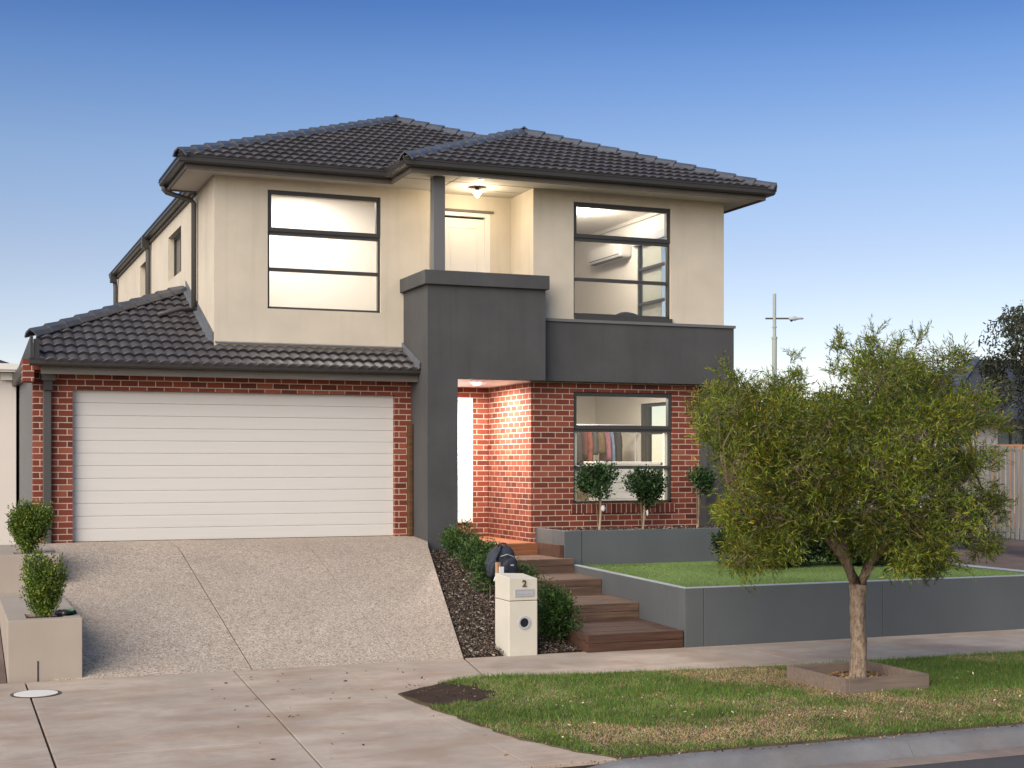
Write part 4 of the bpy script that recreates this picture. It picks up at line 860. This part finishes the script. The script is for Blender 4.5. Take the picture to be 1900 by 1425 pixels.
# rubbish on planter
rb = empty('crumpled_wrapper', (1.16, 15.3, .615), 'crumpled black and green plastic wrapper on the lower planter rim', 'litter')
lump('wrapper', (1.13, 15.25, .645), (.075, .05, .032), 'black', rb, 1, .4); lump('wrapper_fold', (1.20, 15.3, .64), (.06, .04, .025), 'black', rb, 2, .4)
lump('grey_fold', (1.135, 15.215, .645), (.03, .022, .02), 'flash', rb, 5, .4); lump('green_fold', (1.19, 15.27, .66), (.035, .02, .014), cloth('green_plastic', c3(.05, .28, .1)), rb, 4, .4)
# tree box
tb_ = empty('tree_edging_box', (8.4, 11.8, 0), 'square weathered timber edging box around the street tree trunk', 'edging')
TB = [(7.87, 12.14), (7.87, 11.18), (8.80, 11.19), (8.80, 12.14)]
for k in range(4):
    a, b = Vector((*TB[k], 0)), Vector((*TB[(k + 1) % 4], 0)); d = (b - a); L_ = d.length; c_ = (a + b) / 2
    MB().obox((c_.x, c_.y, .058), (L_ - (.045 if k % 2 else -.04), .045, .19), math.atan2(d.y, d.x)).build('edging_board', 'treebox', tb_, bevel=.004)
MB().box(7.893, 8.777, 11.203, 12.117, -.02, .03).build('box_soil', 'lawnsoil', tb_)
chips(3200, lambda r: (r.uniform(7.90, 8.77), r.uniform(11.21, 12.11), .03 + r.uniform(0, .035)), .045, [(.25, .13, .06), (.32, .19, .10), (.14, .075, .04), (.38, .27, .15), (.2, .14, .08)], 'dry_leaf_mulch', 'dry orange brown leaves and bark inside the timber tree edging', 'mulch', 14)

# ================================================================== PLANTS
def shrub(name, c, r, n, leaf, greens, label, cat, group=None, seed=0, updir=.6, shape=1., stems=5, zb=None, yel=.15, W=.45, lobes=9):
    rng = np.random.default_rng(seed); c = np.array(c, float); r = np.array(r, float)
    e = empty(name, (c[0], c[1], zb if zb is not None else c[2] - r[2]), label, cat, group)
    lob = ellips(lobes, rng, .75) * .55; lr = rng.uniform(.42, .62, lobes); li = rng.integers(0, lobes, n)
    q = lob[li] + ellips(n, rng, .45) * lr[li][:, None]
    if updir > 2: q = q * np.stack([.85 + .2 * q[:, 2], .85 + .2 * q[:, 2], np.ones(n)], 1) * [1.15, 1.15, 1.05]
    sy = rng.random(n) < .05; q[sy] *= rng.uniform(1.1, 1.35, (sy.sum(), 1)); P0 = c + q * r; D = unit(q * [1, 1, .7] + rng.normal(0, .45, (n, 3)) + [0, 0, updir])
    per = 5; Pt = np.repeat(P0, per, 0) + np.repeat(D, per, 0) * (np.tile(np.arange(per), n) * leaf * (.4 + .12 * updir))[:, None]
    Dl = unit(np.repeat(D, per, 0) * .6 + rng.normal(0, .6, (n * per, 3))); gi = np.array(greens); C = gi[rng.integers(0, len(gi), n * per)] * rng.uniform(.7, 1.35, (n * per, 1))
    fl_ = np.repeat(VA(P0[:, 0] * 1.0, P0[:, 2] * 1.0, 9), per)[:, None]; C = C * (.65 + .7 * fl_)
    y_ = rng.random(n * per) < yel; C[y_] = C[y_] * [1.9, 1.5, 1.1]
    np_mesh('foliage', leaf_quads(Pt, Dl, rng.uniform(.7, 1.25, n * per) * leaf, leaf * W, rng), 4, 'leaf', e, C)
    mb = MB(); z0 = e.location.z
    for k in range(stems):
        t_ = ellips(1, rng, .3)[0] * r * .6; mb.tube([(c[0] + t_[0] * .1, c[1] + t_[1] * .1, z0), tuple(c + t_ * .5), tuple(c + t_)], [.012, .008, .004], 5)
    mb.build('stem', 'twig', e); return e
G0 = [(.11, .17, .018), (.06, .11, .015), (.18, .24, .03), (.03, .06, .012)]
G1 = [(.06, .10, .018), (.035, .065, .015), (.10, .14, .022), (.05, .085, .02)]
G2 = [(.018, .045, .014), (.028, .065, .018), (.012, .03, .01), (.04, .085, .02)]
G3 = [(.03, .075, .018), (.05, .11, .02), (.02, .05, .014), (.075, .13, .03)]
shrub('box_shrub', (.935, 15.35, .89), (.21, .21, .35), 2300, .032, G0, 'green box shrub growing in the lower planter box', 'shrub', 'shrubs in the planter boxes', 21, 2.2, zb=.58, lobes=24)
shrub('box_shrub', (.965, 18.52, 1.33), (.25, .23, .32), 2300, .036, G0, 'green box shrub growing in the upper planter box', 'shrub', 'shrubs in the planter boxes', 22, 2.2, zb=1.04, lobes=24)
def topiary(x, y, zb, zc, r, n, seed, label):
    e = shrub('standard_topiary', (x, y, zc), r, n, .055, G2, label, 'topiary', 'standard topiaries in the raised bed', seed, 1.1, zb=zb, yel=.08, W=.5, stems=3, lobes=7)
    MB().tube([(x - .01, y, zb), (x + .02, y, (zb + zc) / 2), (x, y, zc)], [.02, .017, .012], 8).build('trunk', 'palestem', e); return e
topiary(9.26, 19.5, 1.14, 1.83, (.31, .29, .28), 800, 31, 'round headed standard shrub before the left side of the ground floor window')
topiary(10.0, 19.5, 1.14, 1.79, (.33, .29, .32), 850, 32, 'round headed standard shrub before the right side of the ground floor window')
topiary(10.96, 19.5, 1.14, 1.85, (.22, .2, .22), 380, 33, 'small standard shrub near the right end of the brick wall')
tag(lump('plant_label', (9.28, 19.42, 1.5), (.035, .01, .05), 'tag', None, 3, .2, 2), 'cream plant label hanging on the left topiary stem', 'label')
tag(lump('plant_label', (10.03, 19.42, 1.42), (.02, .01, .045), 'tag', None, 5, .2, 2), 'cream plant label hanging on the middle topiary stem', 'label')
for k, (x, y, z, r, n, lb) in enumerate([(6.83, 19.0, 1.05, (.24, .28, .24), 900, 'green leafy shrub against the foot of the charcoal portal'), (6.85, 18.3, .86, (.25, .36, .27), 1200, 'wide green shrub in the mulch beside the upper steps'), (6.62, 17.3, .72, (.2, .26, .24), 700, 'green shrub hidden behind the backpack'),
        (6.72, 15.42, .40, (.30, .32, .34), 1500, 'bushy green shrub between the letterbox and the lowest step'), (6.62, 16.2, .62, (.24, .28, .30), 800, 'green shrub behind the letterbox')]):
    shrub('leafy_shrub', (x, y, z), r, n, .05, G3, lb, 'shrub', 'shrubs along the steps', 40 + k, .9, zb=max(.0, bz(y) - .03), yel=.12, W=.28, lobes=12)
shrub('creeping_shrub', (11.1, 17.6, .98), (.85, .45, .34), 2600, .07, [tuple(.6 * v for v in c) for c in G2], 'dark spreading shrub on the turf behind the street tree', 'shrub', None, 50, .4, zb=.68, yel=.05, W=.5, lobes=20)
shrub('creeping_shrub', (12.4, 17.4, 1.0), (.7, .5, .36), 1700, .07, [tuple(.7 * v for v in c) for c in G2], 'dark spreading shrub on the turf right of the street tree trunk', 'shrub', None, 51, .4, zb=.68, yel=.08, W=.4, lobes=16)

# street tree ------------------------------------------------------------------
def world(px, py, dep):
    a = (px - 950) / 2620; b = (859 - py) / 2620; c_, s_ = math.cos(TH), math.sin(TH)
    return Vector(((s_ + c_ * a) * dep, (c_ - s_ * a) * dep, 2.19 + b * dep))
DT = 14.05
trng = np.random.default_rng(5)
tree = empty('street_tree', (8.42, 11.76, 0), 'bushy olive green street tree with a forked brown trunk in the timber edging', 'tree')
base = Vector((8.42, 11.76, .03)); fork = world(1592, 1085, DT)
tk = MB(); kp = [(base, .105), (base + Vector((.0, 0, .05)), .086), (world(1594, 1200, DT), .076), (world(1590, 1130, DT), .073), (fork, .086)]; tp_, tr_ = [], []
for (a, ra), (b, rb_) in zip(kp[:-1], kp[1:]):
    for k in range(8): f_ = k / 8; q = a.lerp(b, f_); tp_.append(q + Vector((.002 * math.sin(31 * q.z), .002 * math.cos(23 * q.z), 0))); tr_.append((ra + (rb_ - ra) * f_) * (1 + .018 * math.sin(47 * q.z) + .018 * math.sin(19 * q.z + 1)))
tk.tube(tp_ + [fork], tr_ + [.086], 18)
for k, v in enumerate(tk.v):
    q = Vector(v); a_ = math.atan2(q.y - base.y, q.x - base.x); f_ = .006 * math.sin(5 * a_ + 6 * q.z) + .004 * math.sin(9 * a_ - 17 * q.z); tk.v[k] = (q.x + math.cos(a_) * f_, q.y + math.sin(a_) * f_, q.z)
limbs = {}
def limb(pts, r):
    tk.tube(pts, r, 9); return pts
cpts = []
LB = [([fork + Vector((0, 0, -.05)), world(1565, 1030, DT - .05), world(1530, 985, DT - .1), world(1490, 930, DT - .25), world(1440, 860, DT - .4)], [.072, .062, .052, .036, .018]),
      ([fork + Vector((0, 0, -.05)), world(1612, 1050, DT + .02), world(1625, 1010, DT + .1), world(1640, 930, DT + .2), world(1645, 800, DT + .25), world(1650, 690, DT + .3)], [.07, .058, .05, .038, .024, .01]),
      ([world(1612, 1050, DT + .02), world(1660, 990, DT - .2), world(1730, 930, DT - .4), world(1810, 880, DT - .5)], [.04, .032, .024, .012]),
      ([world(1565, 1030, DT - .05), world(1560, 960, DT + .3), world(1550, 860, DT + .5), world(1535, 760, DT + .6)], [.04, .03, .022, .012]),
      ([world(1530, 985, DT - .1), world(1470, 970, DT - .5), world(1400, 940, DT - .7), world(1350, 900, DT - .8)], [.026, .018, .010, .005]),
      ([world(1612, 1050, DT + .02), world(1640, 980, DT + .5), world(1700, 880, DT + .8), world(1750, 780, DT + .9)], [.035, .028, .02, .012]),
      ([world(1490, 930, DT - .25), world(1450, 850, DT), world(1420, 760, DT + .2)], [.022, .016, .009]),
      ([world(1640, 930, DT + .2), world(1600, 840, DT - .3), world(1590, 740, DT - .5)], [.024, .016, .009]),
      ([world(1660, 990, DT - .2), world(1720, 1000, DT - .5), world(1800, 985, DT - .7)], [.022, .016, .009])]
for pts, r in LB:
    tk.tube(pts, r, 9)
    for a, b in zip(pts[:-1], pts[1:]):
        for k in range(6): cpts.append(a.lerp(b, k / 6))
    cpts.append(pts[-1])
tk.build('trunk', 'bark', tree, smooth=True)
cp = np.array([tuple(p) for p in cpts])
CLU = [(1635, 668, 42), (1690, 668, 38), (1600, 690, 45), (1735, 700, 38), (1660, 715, 65), (1550, 705, 22), (1500, 712, 26), (1440, 708, 26), (1385, 722, 28), (1340, 765, 40), (1420, 775, 55), (1500, 790, 60), (1580, 780, 70), (1670, 800, 70), (1755, 775, 62), (1815, 765, 38),
       (1348, 830, 38), (1325, 745, 28), (1405, 765, 48), (1440, 745, 34), (1385, 805, 45), (1420, 830, 40), (1350, 718, 26), (1312, 800, 22), (1400, 855, 62), (1480, 875, 70), (1560, 880, 70), (1650, 890, 70), (1740, 870, 70), (1810, 850, 45), (1845, 935, 38), (1365, 950, 34), (1385, 955, 50), (1450, 950, 60), (1530, 965, 50), (1620, 970, 55), (1700, 970, 62), (1780, 950, 55), (1815, 1010, 30), (1395, 1015, 38), (1455, 1015, 30), (1690, 1035, 38), (1750, 1030, 35), (1705, 1060, 18), (1318, 800, 18), (1870, 905, 16), (1560, 650, 14), (1475, 675, 12), (1770, 735, 22), (1840, 800, 22), (1360, 700, 14), (1620, 638, 14), (1700, 640, 12)]
TW, TD, TC = [], [], []; twigs = []
sx = DT / 2620
for (px, py, rp) in CLU:
    edge = (px < 1360 or px > 1790 or py < 700)
    deps = [trng.uniform(-.3, .3)] if rp < 30 else ([-.55, .35] if edge else [-1.15, -.45, .35, 1.1])
    for dd in deps:
        if rp > 50 and trng.random() < .05: continue
        f_ = trng.uniform(.85, 1.18) if px < 1400 else trng.uniform(.72, 1.08)
        c_ = world(px + trng.normal(0, 13), py + trng.normal(0, 11), DT + dd); r_ = rp * sx * f_; n_ = int(14 + 1500 * r_ ** 2)
        tone = trng.choice([.38, .65, .95, 1.25, 1.5], p=[.2, .2, .22, .22, .16]) * (.8 if py > 900 and px > 1500 else 1); yl = trng.uniform(0, .8) + (.4 if px < 1440 else 0) + (.15 if px < 1420 and py > 900 else 0) + (.25 if px > 1740 and py < 850 else 0)  # random leaf tones; crown shade painted in as dark clumps, dimmer lower right
        q = ellips(n_, trng, .2) * r_ * [1, 1.15, .9]; st_ = trng.random(n_) < .05; q[st_] *= 1.45; pos = np.array(c_) + q; d_ = unit(q * .7 / r_ + trng.normal(0, .55, (n_, 3)) + [0, 0, .3 if py < 900 else -.3])
        for p, d in zip(pos, d_): TW.append(p); TD.append(d); TC.append((tone, yl))
        k = np.argmin(((cp - np.array(c_)) ** 2).sum(1)); twigs.append((cp[k], np.array(c_), .011))
        for j in range(max(2, int(n_ / 8))): twigs.append((np.array(c_) + trng.normal(0, r_ * .25, 3), pos[trng.integers(0, n_)], .0042))
for k in range(60):   # stray shoots
    px, py, rp = CLU[trng.integers(0, len(CLU))]; c_ = np.array(world(px, py, DT + trng.uniform(-.6, .6))); o_ = unit((c_ - np.array(world(1590, 880, DT)))[None])[0]
    a_ = c_ + o_ * rp * sx * .6; b_ = a_ + unit((o_ * 1.0 + trng.normal(0, .5, 3) + [0, 0, .3])[None])[0] * trng.uniform(.08, .2); twigs.append((a_, b_, .004))
    for t_ in np.linspace(.3, 1, 4): TW.append(a_ + (b_ - a_) * t_); TD.append(unit((b_ - a_ + trng.normal(0, .06, 3))[None])[0]); TC.append((1.1, .5))
TW, TD, TC = np.array(TW), np.array(TD), np.array(TC)
def twig_mesh(name, tw, mat, parent, rng, bend=.12):
    V = []
    for a, b, r in tw:
        L_ = np.linalg.norm(b - a); m_ = (a + b) / 2 + rng.normal(0, bend * L_, 3) + [0, 0, .05 * L_]; pts = [a, m_, b]; rr = [r, r * .75, r * .4]
        for k in range(2):
            d = pts[k + 1] - pts[k]; d = d / (np.linalg.norm(d) + 1e-9); s1 = np.cross(d, [0.3, .5, .8]); s1 /= np.linalg.norm(s1) + 1e-9; s2 = np.cross(d, s1)
            o3 = [s1, -.5 * s1 + .87 * s2, -.5 * s1 - .87 * s2]
            for j in range(3): V += [pts[k] + o3[j] * rr[k], pts[k] + o3[(j + 1) % 3] * rr[k], pts[k + 1] + o3[(j + 1) % 3] * rr[k + 1], pts[k + 1] + o3[j] * rr[k + 1]]
    return np_mesh(name, np.array(V), 4, mat, parent)
twig_mesh('twigs', twigs, 'twig', tree, trng)
per = 12; n_ = len(TW); idx = np.tile(np.arange(per), n_)
Pt = np.repeat(TW, per, 0) - np.repeat(TD, per, 0) * .07 + np.repeat(TD, per, 0) * (idx * .012)[:, None]
Dl = unit(np.repeat(TD, per, 0) * 1.0 + trng.normal(0, .42, (n_ * per, 3)) + [0, 0, .0])
base_c = np.array([(.135, .185, .015), (.09, .14, .015), (.20, .235, .018), (.045, .08, .014), (.25, .26, .02)])
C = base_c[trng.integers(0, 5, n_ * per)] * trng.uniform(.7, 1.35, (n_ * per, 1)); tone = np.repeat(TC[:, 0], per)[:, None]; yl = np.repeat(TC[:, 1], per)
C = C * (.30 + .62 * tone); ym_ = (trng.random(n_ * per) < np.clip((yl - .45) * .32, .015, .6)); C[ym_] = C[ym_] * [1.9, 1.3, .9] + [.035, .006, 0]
br = trng.random(n_ * per) < .035; C[br] = np.array([.24, .17, .09]) * trng.uniform(.6, 1.2, (br.sum(), 1))
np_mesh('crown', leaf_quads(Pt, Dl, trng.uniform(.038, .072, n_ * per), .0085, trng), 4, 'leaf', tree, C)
print('tree leaves', n_ * per)

# ================================================================== BACKGROUND
def tree_bg(c, rad, hb, n, leaf, greens, label, seed, trunk_r=.2, nl=16, name='gum_tree', group='trees behind the fence', flat=.8, droop=-.3):
    rng = np.random.default_rng(seed); c = np.array(c, float); e = empty(name, (c[0], c[1], hb), label, 'tree', group)
    cl = ellips(nl, rng, .4) * rad; lr = rng.uniform(.25, .5, nl) * rad; li = rng.integers(0, nl, n); P0 = c + cl[li] * [1, 1, flat] + ellips(n, rng, .3) * lr[li][:, None]
    D = rng.normal(0, 1, (n, 3)) + [0, 0, droop]; C = np.array(greens)[rng.integers(0, len(greens), n)] * rng.uniform(.6, 1.4, (n, 1)) * (rng.uniform(.7, 1.3, nl)[li])[:, None]
    np_mesh('crown', leaf_quads(P0, D, leaf, leaf * .32, rng), 4, 'leaf', e, C)
    mb = MB(); mb.tube([(c[0], c[1], hb), (c[0] + .1, c[1], (hb + c[2]) / 2), tuple(c)], [trunk_r, trunk_r * .8, trunk_r * .5], 8)
    for k in range(0, nl, 2): mb.tube([(c[0], c[1], c[2] - rad * .4), tuple(c + cl[k] * [1, 1, flat])], [trunk_r * .4, .03], 6)
    mb.build('trunk', 'bark', e); return e
GG = [(.045, .055, .03), (.06, .07, .035), (.03, .04, .022), (.085, .085, .045)]
p = world(1945, 685, 42); tree_bg(p, 1.75, .6, 9000, .16, GG, 'tall grey green gum tree at the right edge beyond the fence', 71, .18, 16, flat=1.3, droop=-1.)
p = world(1915, 555, 42); 
p = world(1745, 700, 62); tree_bg(p, 1.5, .6, 3500, .16, GG, 'small dark tree left of the distant tiled roof', 72, .15)
p = world(1600, 800, 58); tree_bg(p, 2.6, .6, 6000, .2, GG, 'dark tree showing through the street tree crown', 73, .2)
p = world(1470, 830, 52); tree_bg(p, 2.0, .6, 5000, .2, GG, 'dark tree between the house and the street lamp', 74, .2)
# fences
def fence(name, pts, label, mat, step=.1, group=None):
    e = empty(name, tuple(pts[0][0]), label, 'fence', group); mb = MB(); rng = random.Random(3)
    for (a, h0), (b, h1) in zip(pts[:-1], pts[1:]):
        a, b = Vector(a), Vector(b); d = b - a; L_ = Vector((d.x, d.y, 0)).length; n = int(L_ / step); ang = math.atan2(d.y, d.x)
        for k in range(n):
            f_ = (k + .5) / n; q = a.lerp(b, f_); hh_ = h0 + (h1 - h0) * f_; o_ = .03 if k % 2 else 0
            mb.obox((q.x - math.sin(ang) * -o_, q.y - math.cos(ang) * o_, (q.z + hh_) / 2), (step * (1.0 if k % 2 else .80), .014, hh_ - q.z), ang + rng.uniform(-.01, .01))
    mb.build('palings', mat, e); rl = MB()
    for (a, h0), (b, h1) in zip(pts[:-1], pts[1:]): rl.tube([(a[0], a[1], h0 - .02), (b[0], b[1], h1 - .02)], .035, 4)
    rl.build('rail', mat, e); return e
F0, F1, F2 = world(1990, 1002, 27.5), world(1835, 995, 31), world(1380, 990, 37)
fence('paling_fence', [((F2.x, F2.y, .5), 2.75), ((F1.x, F1.y, .57), 2.6), ((F0.x, F0.y, .6), 2.30)], 'weathered grey timber paling fence right of the house', 'fence')
F3, F4 = world(1990, 900, 33.5), world(1790, 900, 36)
fence('paling_fence', [((F4.x, F4.y, .6), 2.66), ((F3.x, F3.y, .6), 2.62)], 'paling fence with painted orange light, just showing above the grey fence', 'fence_warm_light', .12)
# neighbour house right
nh = empty('distant_house', (36, 40, .6), 'distant cream house with a dark tiled hip roof behind the fence', 'house')
hx0, hx1, hy0, hy1, ez = 30.6, 46, 38.2, 44, 3.65
grid_wall(MB(), 'y', hy0, hy0 + .2, hx0, hx1, .3, ez, [(33.0, 34.2, 2.55, 3.35)]).box(hx0, hx0 + .2, hy0 + .21, hy1, .3, ez).build('wall', 'neigh', nh)
wf = frame_bars(MB(), 33.0, 34.2, 2.55, 3.35, .06, hy0 + .05, hy0 + .12).box(33.57, 33.63, hy0 + .05, hy0 + .12, 2.61, 3.29).build('window', 'frame', nh); MB().box(33.05, 34.15, hy0 + .09, hy0 + .1, 2.6, 3.3).build('pane', 'greyglass', wf)
rf = MB(); o_ = .5
rf.poly([(hx0 - o_, hy0 - o_, ez), (hx1, hy0 - o_, ez), (hx1, 41.2, 5.95), (34.6, 41.2, 5.95)]).poly([(hx0 - o_, hy0 - o_, ez), (34.6, 41.2, 5.95), (hx0 - o_, 44.6, ez)])
rfo = rf.build('roof', 'roof_dark', nh); MB().box(hx0 - o_, hx1, hy0 - o_ - .1, hy0 - o_ + .02, ez - .18, ez + .02).build('gutter', 'gutter', nh)
caps(MB(), (hx0 - o_, hy0 - o_, ez + .08), (34.6, 41.2, 6.0), .16, .5).build('ridge_caps', 'cap', rfo)
# neighbour left
nl_ = empty('neighbour_house', (0, 24.5, 0), 'pale rendered neighbour house at the left edge with white fascia', 'house')
MB().box(-8, 1.065, 24.5, 32, .2, 3.66).build('wall', 'neigh', nl_); MB().box(-8, 1.085, 24.2, 24.499, 3.70, 3.80).build('fascia', 'white', nl_); MB().box(-8, 1.08, 24.23, 24.499, 3.665, 3.699).build('soffit', 'white', nl_); MB().box(.83, 1.03, 24.4, 24.499, 3.54, 3.66).build('eave_block', 'white', nl_)
MB().poly([(.95, 24.25, 3.81), (-8, 24.25, 3.81), (-8, 28, 5.4), (-3.0, 28, 5.4)]).poly([(.95, 24.25, 3.81), (-3.0, 28, 5.4), (.95, 32, 3.81)]).build('roof', 'roof_dark', nl_)
# street lamp
lq = world(1437, 860, 50); sl_ = empty('street_lamp', (lq.x, lq.y, .5), 'tall galvanised street lamp pole rising behind the street tree', 'street lamp')
zt_ = 2.19 + (859 - 545) / 2620 * 50; zk = 2.19 + (859 - 627) / 2620 * 50; za = 2.19 + (859 - 591) / 2620 * 50
MB().tube([(lq.x, lq.y, .5), (lq.x, lq.y, zk)], .085, 12).build('lower_pole', 'galv', sl_, smooth=False); MB().tube([(lq.x, lq.y, zk), (lq.x, lq.y, zt_)], .06, 12).build('upper_pole', 'galv', sl_)
MB().tube([(lq.x, lq.y, zk - .04), (lq.x, lq.y, zk + .04)], .10, 12).tube([(lq.x, lq.y, zk + .36), (lq.x, lq.y, zk + .40)], .08, 12).build('collar', 'galv', sl_)
rv = Vector((math.cos(TH), -math.sin(TH), 0)); b_ = Vector((lq.x, lq.y, za))
MB().tube([b_ - rv * .32, b_ + rv * .58], .03, 8).build('arm', 'pipe', sl_)
ln = MB(); a0 = b_ + rv * .50; ln.tube([a0, a0 + rv * .08, a0 + rv * .22, a0 + rv * .34, a0 + rv * .52], [.03, .07, .085, .04, .03], 10); lno = ln.build('lantern', 'alu', sl_, smooth=True)
MB().lathe(tuple(a0 + rv * .1 - Vector((0, 0, .11))), [(.02, 0), (.05, .02), (.05, .07)], 12).build('photocell', 'black', lno)
